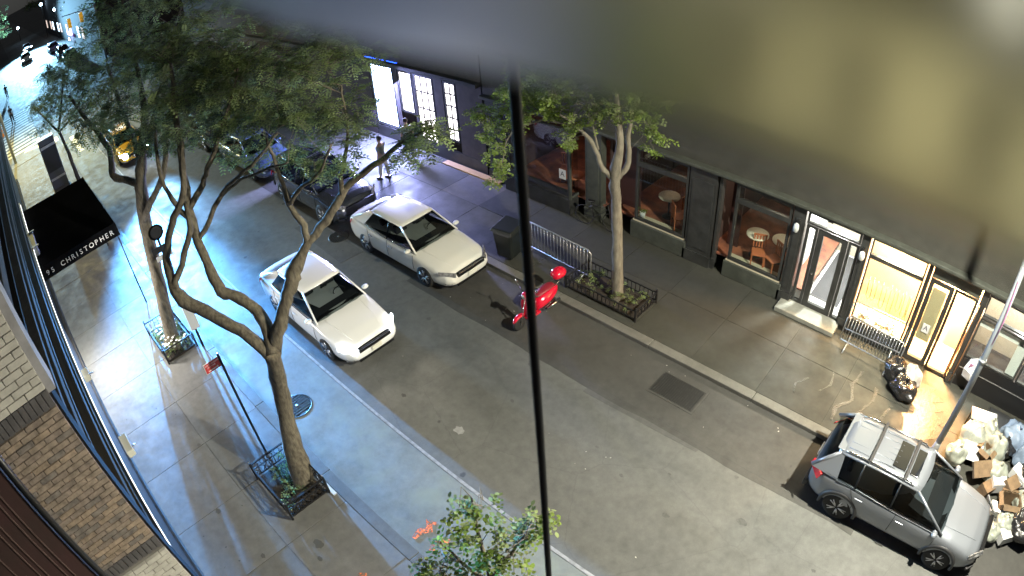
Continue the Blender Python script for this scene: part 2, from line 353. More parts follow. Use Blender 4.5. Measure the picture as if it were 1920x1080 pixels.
lb = thing('apartment_building', 'grey and brick apartment building on the camera side with trim ledges above the pavement', 'building', (0, -4.5, 0))
def lp(name, x0, x1, y0, y1, z0, z1, m, **k): return MB().box(x0, x1, y0+4.5, y1+4.5, z0, z1).build(name, m, lb, **k)
lp('wall', -40, -5.35, -12, -4.5, 0, 14, mat('grey_brick_wall', (0.03, 0.028, 0.026), 0.95, var=0.3, vscale=3, bump=0.4, spec=0.05))
lp('wall', -5.35, 12, -12, -4.75, 0, 4.2, MATS['grey_brick_wall'])
for z0, z1, y, m in ((3.55, 4.05, -4.33, M_DULL), (4.05, 4.16, -4.29, M_BRNTRIM), (4.30, 4.40, -4.22, M_GREYST), (4.6, 4.75, -4.16, M_BRNTRIM), (4.95, 5.0, -4.2, M_DULL),
                     (5.25, 5.45, -4.13, M_BRNTRIM), (5.85, 5.93, -4.22, M_GREYST), (6.3, 6.5, -4.18, M_BRNTRIM), (7.1, 7.2, -4.12, M_GREYST), (7.5, 7.56, -4.2, M_DULL), (8.2, 8.45, -4.12, M_GREYST)):
    lp('ledge', -40, -5.36, -4.5, y, z0, z1, m, bevel=0.01)
lp('shop_fascia', -5.34, 10, -4.75, -4.10, 3.55, 4.05, M_DULL)
lp('shop_window', -18.3, -6.0, -4.49, -4.42, 0.5, 2.6, M_BLACK)
lp('plinth', -40, 10, -4.48, -4.36, 0, 0.45, M_GREYST)
# brick pier with separate bricks, facing up the street
BX = -5.0
pier_back = lp('brick_pier', BX-0.33, BX-0.055, -8.0, -4.06, 4.2, 10.4, M_MORTAR)
lp('pier_core', BX-0.06, BX-0.042, -8, -4.06, 4.2, 10.4, M_MORTAR)
def bricks(z0, z1, hh, ln, matf, y_lo=-5.25, y_hi=-4.055, g=0.011, solider=False):
    z = z0; row = 0; shared = {}
    while z+hh <= z1+0.002:
        y = y_hi; first = True
        while y > y_lo:
            l = (ln/2 if (first and row % 2) else ln)
            m = matf(); k = (m.name, round(l, 3))
            if k not in shared:
                o = MB().box(-0.045, 0.0, -l+g, 0, 0, hh-g).build('brick', m, lb, bevel=0.003); shared[k] = o
            else: o = shared[k].copy(); COL.objects.link(o)
            o.location = (BX+random.uniform(-.004, .004), y+4.5, z); o.name = 'brick'
            y -= l; first = False
        z += hh; row += 1
random.seed(5)
bricks(8.10, 9.75, 0.083, 0.225, lambda: M_WBRICK)
bricks(7.90, 8.10, 0.20, 0.075, lambda: M_DBRICK)
bricks(5.82, 7.90, 0.0715, 0.215, lambda: random.choice(M_BBRICK[:3]+[M_BBRICK[0], M_BBRICK[3]]))
bricks(5.62, 5.82, 0.20, 0.075, lambda: M_DBRICK)
bricks(4.55, 5.62, 0.083, 0.215, lambda: M_WBRICK, y_lo=-4.8)
lp('corner_trim', -5.36, -5.07, -4.06, -3.97, 8.0, 10.4, mat('pale_stone_trim', (0.24, 0.235, 0.24), 0.9, var=0.2, spec=0.1)); lp('corner_trim', -5.36, -5.07, -4.06, -4.03, 4.2, 8.0, M_DULL)
# near reveal with a maroon panel and black edge
mp_ = thing('window_side_panel', 'dark maroon ribbed metal side panel with a black edge at the lower left', 'panel', (-2.5, -4.1, 7.2))
MB().box(-0.03, 0.0, -2.0, -0.03, 0, 3.4).build('sheet', mat('maroon_sheet', (0.075, 0.035, 0.035), 0.45, col2=(0.05, 0.035, 0.03), vscale=1.5), mp_)
for yy in (-0.13, -0.17, -0.26, -0.30, -0.42, -0.6):
    MB().box(0.0, 0.006, yy-0.006, yy, 0, 3.4).build('rib', mat('maroon_rib', (0.12, 0.08, 0.07), 0.4), mp_)
MB().tube([(0, 0, 0), (0, 0, 3.4)], 0.022, 8).build('edge_strip', M_BLACK, mp_)
# glowing strip added for the light on the sill; small boxes under the fascia
t = thing('sill_glow_strip', 'long white glowing strip added under the dark shop fascia for the lit sill of the near building', 'lamp', (-13, -4.29, 3.5))
MB().box(-12, 10.5, -0.02, 0.05, 0.0, 0.05).build('housing', M_BLACKM, t)
M_STRIP = mat('strip_glow', (1, 1, 1), emit=(1.0, 0.97, 0.93), estr=3.0)
MB().box(-11.9, 10.4, -0.02, 0.06, -0.05, -0.005).build('glow_bar', M_STRIP, t)
random.seed(2)
for px, py, s, lb_ in ((163, 702, .16, 'small pale box bracketed under the near fascia, the farther of two'), (240, 834, .26, 'larger cream box with a nozzle bracketed under the near fascia, the nearer of two')):
    p = G(px, py, 3.3)
    t = thing('wall_box', lb_, 'wall box', (p.x, p.y, 3.22))
    MB().box(-s, s, -0.10, 0.06, 0, 0.16).build('case', mat('cream_box', (0.55, 0.53, 0.42), 0.5), t, bevel=0.01)
    MB().box(-s*.6, s*.6, 0.06, 0.075, 0.03, 0.12).build('cover', mat('grey_cover', (0.25, 0.25, 0.27), 0.5), t)
    MB().tube([(s*.4, 0.07, 0.1), (s*.4, 0.16, 0.08)], 0.02, 8).build('nozzle', M_STEEL, t)
# entrance awning
aw = thing('entrance_awning', 'black fabric box awning over the entrance, reading 95 CHRISTOPHER in white', 'awning', (-19.1, -4.35, 0))
M_FAB = mat('black_canvas', (0.005, 0.0055, 0.006), 1.0, col2=(0.009, 0.009, 0.0098), vscale=0.7, bump=0.25, bscale=3, spec=0.0)
X1, YW = -5.75, 3.02
c = MB(); c.add([(0, 0, 3.16), (X1, 0, 3.2), (X1, YW, 3.1), (0, YW, 3.08), (0, 0, 3.13), (X1, 0, 3.17), (X1, YW, 3.07), (0, YW, 3.05)], [(0, 1, 2, 3), (7, 6, 5, 4), (0, 3, 7, 4), (1, 5, 6, 2), (3, 2, 6, 7), (0, 4, 5, 1)])
c.build('canopy', M_FAB, aw)
MB().box(-0.01, 0.01, 0, YW, 2.68, 3.14).build('side_valance', M_FAB, aw); MB().box(X1-0.01, X1+0.01, 0, YW, 2.68, 3.14).build('side_valance', M_FAB, aw)
c = MB(); c.add([(0.01, YW, 3.1), (X1-0.01, YW, 3.1), (X1-0.01, YW+0.02, 2.68), (0.01, YW+0.02, 2.68), (0.01, YW-0.015, 3.1), (X1-0.01, YW-0.015, 3.1), (X1-0.01, YW, 2.68), (0.01, YW, 2.68)], [(0, 1, 2, 3), (7, 6, 5, 4), (0, 3, 7, 4), (1, 5, 6, 2), (3, 2, 6, 7), (0, 4, 5, 1)])
c.build('front_valance', M_FAB, aw)
for x in (-0.05, X1/3, 2*X1/3, X1+0.05): MB().tube([(x, 0.02, 3.02), (x, YW-0.04, 3.0)], 0.02, 6).build('frame_rib', M_STEEL, aw)
for x in (-0.06, X1+0.06): MB().tube([(x, YW-0.06, 0), (x, YW-0.06, 3.0)], 0.025, 8).build('post', M_BLACKM, aw)
M_WHITE = mat('white_lettering', (0.85, 0.85, 0.83), 0.5)
adv = dict(zip('95CHRISTOP E', (1, 1, 1.12, 1.12, 1.02, .72, .92, .98, 1.22, .98, 1.0, .92))); yy = 0.22
for chx in '95 CHRISTOPHER':
    if chx != ' ': text('letter', chx, M_WHITE, aw, (0.0125, yy, 2.80), (PI/2, 0, PI/2), 0.235, 0.003)
    yy += 0.190*adv.get(chx, 1.0)
t = thing('entrance_lamp_box', 'pale grey metal box fixed to the wall beside the black entrance awning', 'wall box', (-20.5, -4.2, 3.22))
MB().box(-0.9, 0.6, -0.25, 0.12, 0, 0.3).build('case', mat('pale_grey_metal', (0.42, 0.46, 0.5), 0.45, 0.3), t, bevel=0.02)
for x in (-0.85, 0.55): MB().box(x-0.03, x+0.03, -0.3, 0.2, 0.3, 0.34).build('bracket', M_STEEL, t)
# house beyond, down to the corner
t = thing('corner_building', 'dim stone corner building with a lit shop band beyond the awning', 'building', (-43, -4.6, 0))
MB().box(-2, 2.9, -30, 0, 0, 13).build('wall', mat('brown_stone', (0.2, 0.17, 0.13), 0.85, var=0.3), t)
for i in range(9): MB().box(-2.06, -2.0, -26+i*2.8, -24.6+i*2.8, 4.5, 6.5).build('window', M_BLACK, t)
# ================================================================== RIGHT BUILDINGS
M_CREAMB = mat('cream_brick_front', (0.66, 0.60, 0.40), 0.8, var=0.15, vscale=2)
FY = 11.0
rb = thing('shop_building', 'long cream brick building with black shopfronts along the far pavement', 'building', (0, FY, 0))
def rp(name, x0, x1, y0, y1, z0, z1, m, parent=None, **k): return MB().box(x0, x1, y0, y1, z0, z1).build(name, m, parent or rb, **k)
rp('upper_wall', -15.3, 12, 0.0, 6, 4.85, 13, M_CREAMB)
for i in range(7):
    for j in range(2):
        x = -13.6+i*3.3; z = 5.5+j*3.6
        w = rp('window', x, x+1.2, -0.06, 0.02, z, z+2.0, M_BLACK)
        lit = j == 1 and i % 2 == 0
        MB().box(x+0.08, x+1.12, -0.075, -0.062, z+0.08, z+(1.92 if lit else 1.92)).build('pane', mat('lit_pane', (1, 1, 1), emit=(1.0, 0.96, 0.92), estr=2.0) if lit else M_GLASSD, w)
        MB().box(x-0.1, x+1.3, -0.15, -0.0, z-0.15, z).build('sill', M_GREYST, w)
rp('fascia', -15.3, 12, -0.08, 0.3, 3.22, 4.7, mat('fascia_dark', (0.045, 0.044, 0.036), 0.7, var=0.2)); rp('string_course', -15.3, 12, -0.2, 0.3, 4.7, 4.86, M_FRONT2)
rp('cornice', -15.3, 12, -0.30, 0.05, 3.12, 3.22, M_FRONT2, bevel=0.02)
rp('lower_moulding', -15.3, 12, -0.16, 0.05, 3.02, 3.115, M_FRONT, bevel=0.02)
rp('back_wall', -15.3, 12, 4.0, 4.2, 0, 3.9, mat('dark_interior', (0.05, 0.04, 0.035), 0.8))
rp('ceiling', -15.3, 12, 0.31, 4.0, 3.3, 3.4, mat('room_ceiling', (0.3, 0.28, 0.25), 0.8))
# dividing walls of the rooms
DW = mat('divider_wall', (0.05, 0.028, 0.024), 0.8)
WPL = mat('white_plaster', (0.7, 0.7, 0.68), 0.7)
for x, m in ((-14.2, DW), (-10.2, DW), (-6.6, DW), (-4.0, WPL), (-2.1, WPL), (1.45, mat('warm_plaster', (0.7, 0.55, 0.36), 0.7)), (5.5, DW)):
    rp('partition', x-0.04, x+0.04, 0.2, 4.0, 0, 3.3, m)
def frame(x0, x1, z0, z1, y=0.0, w=0.07, d=0.10, name='window', m=None, glass=M_CLEAR, parent=None, mull=()):
    """a framed pane: frame with its glass as a sub-part"""
    m = m or M_FRONT; c = MB()
    c.box(x0, x1, y-d/2, y+d/2, z0, z0+w).box(x0, x1, y-d/2, y+d/2, z1-w, z1).box(x0, x0+w, y-d/2, y+d/2, z0+w, z1-w).box(x1-w, x1, y-d/2, y+d/2, z0+w, z1-w)
    for q in mull: c.box(q-0.02, q+0.02, y-d/2+.01, y+d/2-.01, z0+w, z1-w)
    o = c.build(name, m, parent or rb)
    if glass: MB().box(x0+w, x1-w, y-0.004, y+0.004, z0+w, z1-w).build('pane', glass, o)
    return o
def pil(x0, x1, y=-0.12, m=None, z1=3.02):
    o = rp('pilaster', x0, x1, y, 0.15, 0, z1, m or M_FRONT)
    MB().box(x0-0.03, x1+0.03, y-0.04, 0.0, 0, 0.35).build('base', m or M_FRONT, o); MB().box(x0+0.08, x1-0.08, y-0.025, y, 0.5, z1-0.3).build('raised_panel', m or M_FRONT, o, bevel=0.01)
    return o
# bay A, projecting
rp('stall_riser', -14.2, -11.35, -0.42, 0.05, 0, 0.58, M_FRONT, bevel=0.02)
frame(-13.6, -11.37, 0.60, 3.0, y=-0.38, name='window', w=0.05)
c = MB().box(-0.05, 0.05, 0, 0.06, 0, 2.4); o = frame(-14.2, -13.62, 0.6, 3.0, y=-0.38, w=0.06, name='window')
o = MB().box(-11.37, -11.32, -0.35, 0.02, 0.60, 0.66).box(-11.37, -11.32, -0.35, 0.02, 2.94, 3.0).box(-11.38, -11.31, -0.43, -0.35, 0.58, 3.02).build('bay_return', M_FRONT2, rb)
MB().box(-11.348, -11.342, -0.35, 0.0, 0.66, 2.94).build('pane', M_CLEAR, o)
pil(-15.2, -14.2); pil(-10.95, -10.35, m=M_FRONT2)
rp('door', -11.28, -10.98, 0.3, 0.36, 0.12, 2.6, M_FRONT)
rp('door', -10.3, -9.3, 0.5, 0.56, 0.12, 2.7, mat('dark_red_door', (0.05, 0.02, 0.018), 0.4))
# window B, C
for (a, b, z0) in ((-9.1, -7.35, 0.56), (-5.87, -4.2, 0.52)):
    rp('stall_riser', a-0.1, b+0.1, -0.16, 0.05, 0, z0, M_FRONT2, bevel=0.02); rp('sill', a-0.05, b+0.05, -0.10, 0.25, z0, z0+0.05, mat('cream_sill', (0.5, 0.45, 0.33), 0.5))
    frame(a, b, z0+0.05, 2.5, y=-0.05); frame(a, b, 2.5, 3.02, y=-0.05)
    rp('room_floor', a-0.8, b+0.8, 0.1, 4.0, z0-0.08, z0-0.02, mat('orange_floor', (0.10, 0.04, 0.03), 0.5, col2=(0.34, 0.12, 0.06), vscale=2.5))
pil(-7.3, -6.45); pil(-6.4, -6.32, y=-0.05)
rp('door', -6.3, -5.95, 0.7, 0.76, 0.12, 2.7, mat('dark_red_door', (0.05, 0.02, 0.018), 0.4))
pil(-4.15, -3.80)
# door D: white lit entrance
rp('step', -4.0, -2.15, -0.62, 0.0, 0, 0.14, mat('pale_step', (0.2, 0.2, 0.17), 0.7, var=0.2), bevel=0.015)
frame(-3.75, -2.2, 2.66, 3.02, y=-0.05, w=0.06)
frame(-3.75, -3.42, 0.14, 2.62, y=0.0, w=0.08, name='sidelight'); frame(-2.52, -2.2, 0.14, 2.62, y=0.0, w=0.08, name='sidelight')
d = frame(-3.40, -2.54, 0.14, 2.62, y=0.0, w=0.16, name='door'); MB().lathe([(0.001, -0.06), (0.03, -0.05), (0.03, -0.02), (0.012, -0.0)], (-3.32, -0.05, 1.25), 'y', 10).build('handle', M_CHROME, d)
MB().box(-3.2, -3.05, -0.085, -0.07, 2.92, 2.99).build('closer_box', M_BLACK, rb)
rp('room_floor', -4.0, -2.1, 0.05, 4.0, 0.1, 0.14, mat('white_floor', (0.75, 0.75, 0.72), 0.4))
rp('dark_mat', -3.35, -2.45, 0.5, 3.2, 0.141, 0.15, mat('grey_mat', (0.06, 0.06, 0.065), 0.9))
rp('back_panel', -3.95, -2.15, 3.9, 3.96, 0.14, 3.2, WPL)
rp('stair_flight', -3.96, -2.14, 3.3, 3.88, 0.14, 0.9, mat('beige_stairs', (0.45, 0.4, 0.32), 0.7))
pil(-2.18, -1.95)
# window E: warm bright
rp('stall_riser', -1.92, -0.25, -0.10, 0.05, 0, 0.42, M_FRONT); frame(-1.9, -0.28, 0.42, 2.48, y=-0.03, w=0.05); frame(-1.9, -0.28, 2.5, 3.02, y=-0.03, w=0.05)
rp('room_floor', -2.05, 1.4, 0.06, 4.0, 0.0, 0.04, mat('warm_floor', (0.6, 0.42, 0.25), 0.5)); rp('back_panel', -2.05, 1.40, 1.3, 1.36, 0.04, 3.2, MATS['warm_plaster'])
rp('display_shelf', -1.85, -0.35, 0.02, 0.5, 0.40, 0.45, mat('pale_shelf', (0.75, 0.68, 0.5), 0.5))
pil(-0.25, -0.12, y=-0.05)
d = frame(-0.10, 0.62, 0.05, 2.66, y=0.0, w=0.13, name='door')
MB().box(0.04, 0.46, 0.02, 0.03, 0.75, 2.4).build('poster', mat('tan_poster', (0.55, 0.45, 0.27), 0.6), d)
fr = frame(0.64, 1.36, 0.03, 2.66, y=0.0, w=0.08, name='doorway', glass=None)
rp('transom_panel', -0.1, 1.36, -0.04, 0.03, 2.68, 3.02, M_FRONT2)
pil(1.40, 1.58)
MB().tube([(1.30, -0.1, 0.1), (1.42, -0.14, 2.6)], 0.02, 6).build('pipe', mat('copper', (0.6, 0.35, 0.2), 0.35, 0.8), rb)
MB().tube([(1.52, -0.16, 0.1), (1.58, -0.16, 2.6)], 0.02, 6).build('pipe', MATS['copper'], rb)
rp('stall_riser', 1.6, 5.4, -0.06, 0.05, 0, 0.95, M_BLACK)
MB().box(1.6, 5.4, -0.075, -0.06, 0.6, 0.62).build('rail', M_STEEL, rb)
frame(1.6, 3.3, 0.97, 2.25, y=0, w=0.05); frame(3.35, 5.4, 0.97, 2.25, y=0, w=0.05); frame(1.6, 3.3, 2.3, 2.95, y=0, w=0.05); frame(3.35, 5.4, 2.3, 2.95, y=0, w=0.05)
rp('blind', 1.65, 5.3, 0.06, 0.08, 1.95, 2.2, mat('pale_blind', (0.8, 0.8, 0.78), 0.6)); rp('curtain', 2.95, 3.25, 0.06, 0.12, 1.0, 2.2, MATS['pale_blind'])
rp('back_panel', 1.55, 5.4, 2.2, 2.26, 0.04, 3.2, mat('beige_plaster', (0.45, 0.38, 0.28), 0.7))
rp('room_floor', 1.5, 5.4, 0.06, 4.0, 0.0, 0.04, MATS['dark_interior'])
# grade cards with an A
M_CARD = mat('white_card', (0.55, 0.56, 0.56), 0.5)
M_INK = mat('ink', (0.02, 0.02, 0.05), 0.5)
for x, y, z, s, lab in ((-11.62, 10.585, 1.25, 0.27, 'white card with a black letter A in the projecting bay window'), (0.25, 11.0, 1.02, 0.22, 'white card with a black letter A in the warm lit shop door')):
    k = thing('grade_card', lab, 'card', (x, y, z)); MB().box(-s/2, s/2, -0.012, -0.006, 0, s*1.25).build('sheet', M_CARD, k)
    text('lettering', 'A', M_INK, k, (0, -0.0135, s*0.35), (PI/2, 0, 0), s*0.95, 0.001, 'CENTER')
# wall lanterns
for i, (x, lab) in enumerate(((-3.98, 'round glass wall lantern on the pilaster left of the white lit door'), (-2.06, 'round glass wall lantern on the pilaster right of the white lit door'))):
    k = thing('wall_lantern', lab, 'wall lamp', (x, FY-0.16, 2.35), group='wall lanterns by the white lit door')
    MB().lathe([(0.02, 0.0), (0.07, 0.04), (0.085, 0.14), (0.07, 0.24), (0.02, 0.28)], (0, -0.09, 0), 'z', 14).build('globe', mat('ribbed_glass', (0.5, 0.52, 0.5), 0.2, spec=0.9), k)
    MB().box(-0.03, 0.03, -0.06, 0.04, 0.27, 0.33).build('bracket', M_BLACKM, k)
# ---- far shops (blue-white lit)
fb = thing('far_shop_building', 'dark brick shop building with dazzling blue white windows behind the trees', 'building', (-15.4, FY, 0))
c = MB(); FBW = -22.2
M_DBW = mat('dark_brick_wall', (0.05, 0.04, 0.04), 0.85, var=0.3, vscale=3)
def fp(name, x0, x1, y0, y1, z0, z1, m, **k): return MB().box(x0+15.4, x1+15.4, y0, y1, z0, z1).build(name, m, fb, **k)
fp('wall', -45, -15.4, 0.8, 6, 0, 12, M_DBW); fp('fascia', -45, -15.4, -0.05, 0.8, 3.6, 12, M_DBW); fp('cornice', -45, -15.4, -0.3, 0.1, 3.45, 3.6, M_FRONT)
M_GLOW = mat('blue_white_window', (1, 1, 1), emit=(0.45, 0.62, 1.0), estr=22.0); M_GLOW2 = mat('white_window', (1, 1, 1), emit=(1.0, 0.93, 0.95), estr=5.0)
def lw(x0, x1, z0, z1, m, y=0.0, mx=0, mz=0):
    o = frame(x0+15.4, x1+15.4, z0, z1, y=y, w=0.07, parent=fb, glass=None)
    MB().box(x0+15.47, x1+15.33, y-0.004, y+0.004, z0+0.07, z1-0.07).build('pane', m, o)
    for i in range(mx): x = x0+15.4+(x1-x0)*(i+1)/(mx+1); MB().box(x-0.025, x+0.025, y-0.035, y-0.005, z0+0.07, z1-0.07).build('glazing_bar', M_FRONT, o)
    for i in range(mz): z = z0+(z1-z0)*(i+1)/(mz+1); MB().box(x0+15.47, x1+15.33, y-0.04, y-0.005, z-0.025, z+0.025).build('glazing_bar', M_FRONT, o)
lw(-22.0, -20.45, 0.6, 3.35, M_GLOW); lw(-20.1, -19.25, 1.5, 3.3, M_GLOW2)
lw(-19.1, -18.0, 0.5, 3.3, M_GLOW2, mx=2, mz=3); lw(-17.4, -16.75, 0.9, 3.3, M_GLOW2, mx=1, mz=4)
for a, b in ((-20.4, -20.15), (-19.2, -19.12), (-17.95, -17.45), (-16.7, -15.4), (-45, -22.1)): fp('pier', a, b, -0.05, 0.79, 0, 3.45, M_DBW)
fp('stall_riser', -22.05, -15.4, -0.06, 0.7, 0, 0.5, M_FRONT)
fp('lit_ledge_strip', -17.5, -14.6, -0.42, -0.14, 0, 0.05, mat('warm_lit_ledge', (0.45, 0.28, 0.12), 0.6))  # warm light along the ledge is put into its orange-brown colour

lw_ = MB().box(-6.9, -4.6, -0.10, -0.02, 3.42, 3.60); lw_.build('blue_glow_band', mat('blue_glow', (1, 1, 1), emit=(0.02, 0.10, 1.0), estr=9.0), fb)  # glowing band added to give the blue haze around the bright window
# stains, tyre-dark patches and a repair in the road surface
def stain(name, x, y, r, m, z=-0.1205, sx=1.4, n=18, seed=0):
    rnd = random.Random(seed); q = MB(); q.poly([(x+sx*r*math.cos(a)*k, y+r*math.sin(a)*k, z) for a, k in [(2*PI*i/n, rnd.uniform(.75, 1.2)) for i in range(n)]], (0, 0, -0.002)); return struct(name, q, m)
M_OIL = mat('oil_stain', (0.06, 0.06, 0.055), 0.6, var=0.3, vscale=12); M_PALE = mat('pale_scuff', (0.24, 0.24, 0.23), 0.8, var=0.2, vscale=8)
for i, (x, y, r) in enumerate([(-1.51, 4.08, .085), (-3.44, 4.2, .035), (-4.24, 3.56, .035), (-5.11, 3.85, .03), (-7.47, 3.68, .04), (-9.56, 2.12, .05), (-2.9, 3.3, .06), (-1.0, 2.6, .05), (-6.2, 5.1, .09), (-7.9, 4.9, .11), (-11.2, 4.4, .05), (0.4, 3.9, .04), (-4.9, 1.9, .03), (-2.2, 5.0, .04)]):
    stain('oil_stain', x, y, r, M_OIL, seed=i)
for i, (x, y, r) in enumerate([(-7.77, 2.26, .10), (-1.2, 5.6, .05)]): stain('pale_scuff', x, y, r, M_PALE, seed=50+i)
for i, (x, y, r) in enumerate([(-7.6, -1.9, .09), (-7.3, -2.1, .05), (-9.9, -3.2, .06), (-8.2, -3.0, .05), (-12.0, -2.6, .05)]): stain('pavement_stain', x, y, r, mat('gum_dark', (0.07, 0.07, 0.06), 0.8), z=0.006, seed=80+i)
def patch(name, pts, m, z): q = MB(); q.poly([(x, y, z) for x, y in pts], (0, 0, -0.003)); return struct(name, q, m)
M_P1 = ground_mat('asphalt_repair', (0.105, 0.104, 0.096), (0.07, 0.07, 0.065), spk=2.0)
patch('road_repair', [(-18.6, 4.5), (-15.4, 4.35), (-15.3, 5.2), (-18.5, 5.25)], M_P1, -0.1195)
patch('road_repair', [(-6.4, 4.95), (-3.3, 5.05), (-3.25, 5.32), (-6.35, 5.31)], M_P1, -0.1192)
rnd = random.Random(4); e_ = [(-13+i*.55, 5.12+rnd.uniform(-.035, .035)) for i in range(26)]
patch('gutter_edge', e_+[(e_[-1][0], 5.35), (e_[0][0], 5.35)], M_ASPH2, -0.1189)

M_WET = mat('wet_pavement', (0.025, 0.024, 0.020), 0.30, bump=1.0, bscale=30, spec=0.5)
M_DAMP = mat('damp_pavement', (0.03, 0.028, 0.023), 0.35, bump=0.5, bscale=9)
def rivulet(name, pts, w, m, z, seed):
    rnd = random.Random(seed); A_ = []; B_ = []
    for i in range(len(pts)-1):
        for k in range(4):
            t = k/4; x = pts[i][0]+(pts[i+1][0]-pts[i][0])*t; y = pts[i][1]+(pts[i+1][1]-pts[i][1])*t; a = w*rnd.uniform(.4, 1.5); b = w*rnd.uniform(.4, 1.5); A_.append((x+a, y+rnd.uniform(-.04, .04))); B_.append((x-b, y+rnd.uniform(-.04, .04)))
    return patch(name, A_+B_[::-1], m, z)
rivulet('wet_trail', [(-.9, 9.7), (-1.0, 9.1), (-.8, 8.6), (-1.1, 8.1), (-1.0, 7.5)], .05, M_WET, 0.0085, 1)
rivulet('wet_trail', [(-.35, 9.4), (-.3, 8.9), (-.5, 8.3), (-.3, 7.7)], .04, M_WET, 0.0085, 2)
rivulet('wet_trail', [(-1.6, 9.2), (-1.5, 8.7), (-1.75, 8.2)], .03, M_WET, 0.0085, 3)
rivulet('damp_patch', [(.9, 10.4), (1.0, 9.7), (1.2, 9.0), (1.1, 8.3), (1.3, 7.6)], .5, M_DAMP, 0.0065, 4)
rivulet('wet_trail', [(.2, 9.0), (.1, 8.5), (.35, 8.0), (.2, 7.6)], .035, M_WET, 0.0085, 15)
rivulet('wet_trail', [(-2.1, 8.6), (-2.3, 8.2), (-2.2, 7.8)], .03, M_WET, 0.0085, 16)
# ================================================================== VEHICLES
M_WCAR = mat('white_car_paint', (0.70, 0.69, 0.62), 0.28, coat=0.6)
M_SCAR = mat('silver_car_paint', (0.20, 0.215, 0.24), 0.33, 0.4, coat=0.5)
M_DCAR = mat('dark_grey_car_paint', (0.035, 0.04, 0.05), 0.25, 0.3, coat=0.8)
M_YCAR = mat('yellow_taxi_paint', (0.75, 0.42, 0.02), 0.3, coat=0.6)
M_BCAR = mat('blue_lit_car_paint', (0.08, 0.12, 0.2), 0.28, 0.3, coat=0.7)  # blue light on the parked car is put into this paint
M_RLENS = mat('red_lens', (0.5, 0.01, 0.02), 0.12, coat=0.8)
M_HLENS = mat('headlight_lens', (0.03, 0.03, 0.032), 0.1, coat=0.9, col2=(0.30, 0.30, 0.30), vscale=12)
M_AMBER = mat('amber_lens', (0.6, 0.2, 0.03), 0.2)
M_GRILL = mat('dark_grille', (0.015, 0.015, 0.016), 0.3, 0.4)
M_PLATE = mat('number_plate', (0.75, 0.73, 0.62), 0.5)
M_SEAM = mat('seam', (0.01, 0.01, 0.01), 0.9)
M_HLON = mat('headlight_on', (1, 1, 1), emit=(0.85, 0.92, 1.0), estr=30.0)
M_HLON2 = mat('headlight_on_far', (1, 1, 1), emit=(0.6, 0.78, 1.0), estr=90.0)
WHEELS = {}
def wheel_parts(parent, x, side, wid, r, kind='five', y=None):
    """a wheel centred at x, outside face at y = side*wid/2"""
    key = (r, kind); yc = side*(wid/2-0.115) if y is None else y
    if key not in WHEELS:
        t = MB().lathe([(r*0.70, -0.105), (r*0.93, -0.11), (r, -0.08), (r, 0.08), (r*0.93, 0.11), (r*0.70, 0.105)], axis='y', n=28)
        q = MB().lathe([(r*0.70, -0.105), (r*0.71, 0.10), (r*0.66, 0.104), (r*0.64, 0.05), (r*0.60, -0.02)], axis='y', n=28)
        q.lathe([(0.001, 0.03), (r*0.6, -0.03)], axis='y', n=24, mi=1)
        for k in range(5):
            a = 2*PI*k/5
            for da in ((-0.16, 0.16) if kind == 'five' else (-0.1, 0.24)):
                p0 = Vector((math.cos(a)*r*0.12, 0.085, math.sin(a)*r*0.12)); p1 = Vector((math.cos(a+da)*r*0.66, 0.09, math.sin(a+da)*r*0.66))
                q.tube([p0, (p0+p1)/2+Vector((0, 0.01, 0)), p1], [0.028, 0.020, 0.024], 5)
        q.lathe([(0.001, 0.10), (r*0.16, 0.10), (r*0.18, 0.06)], axis='y', n=12)
        WHEELS[key] = (t, q)
    t, q = WHEELS[key]
    key2 = key+('obj',)
    if key2 not in WHEELS:
        a = t.build('wheel', M_TYRE, parent); b = q.build('rim', [M_ALLOY, M_BLACK], a); WHEELS[key2] = (a, b)
    else:
        a0, b0 = WHEELS[key2]; a = a0.copy(); b = b0.copy(); a.name = 'wheel'; b.name = 'rim'; COL.objects.link(a); COL.objects.link(b); b.parent = a; a.parent = parent
    a.location = (x, yc, r); a.rotation_euler = (0, random.uniform(0, 1), 0 if side > 0 else PI)
    b.location = (0, 0, 0)
def lerp(tab, x):
    for (x0, *a), (x1, *b) in zip(tab, tab[1:]):
        if x0 <= x <= x1: t = (x-x0)/(x1-x0); t = t*t*(3-2*t) if False else t; return [p+(q-p)*t for p, q in zip(a, b)]
    return list(tab[0][1:]) if x < tab[0][0] else list(tab[-1][1:])
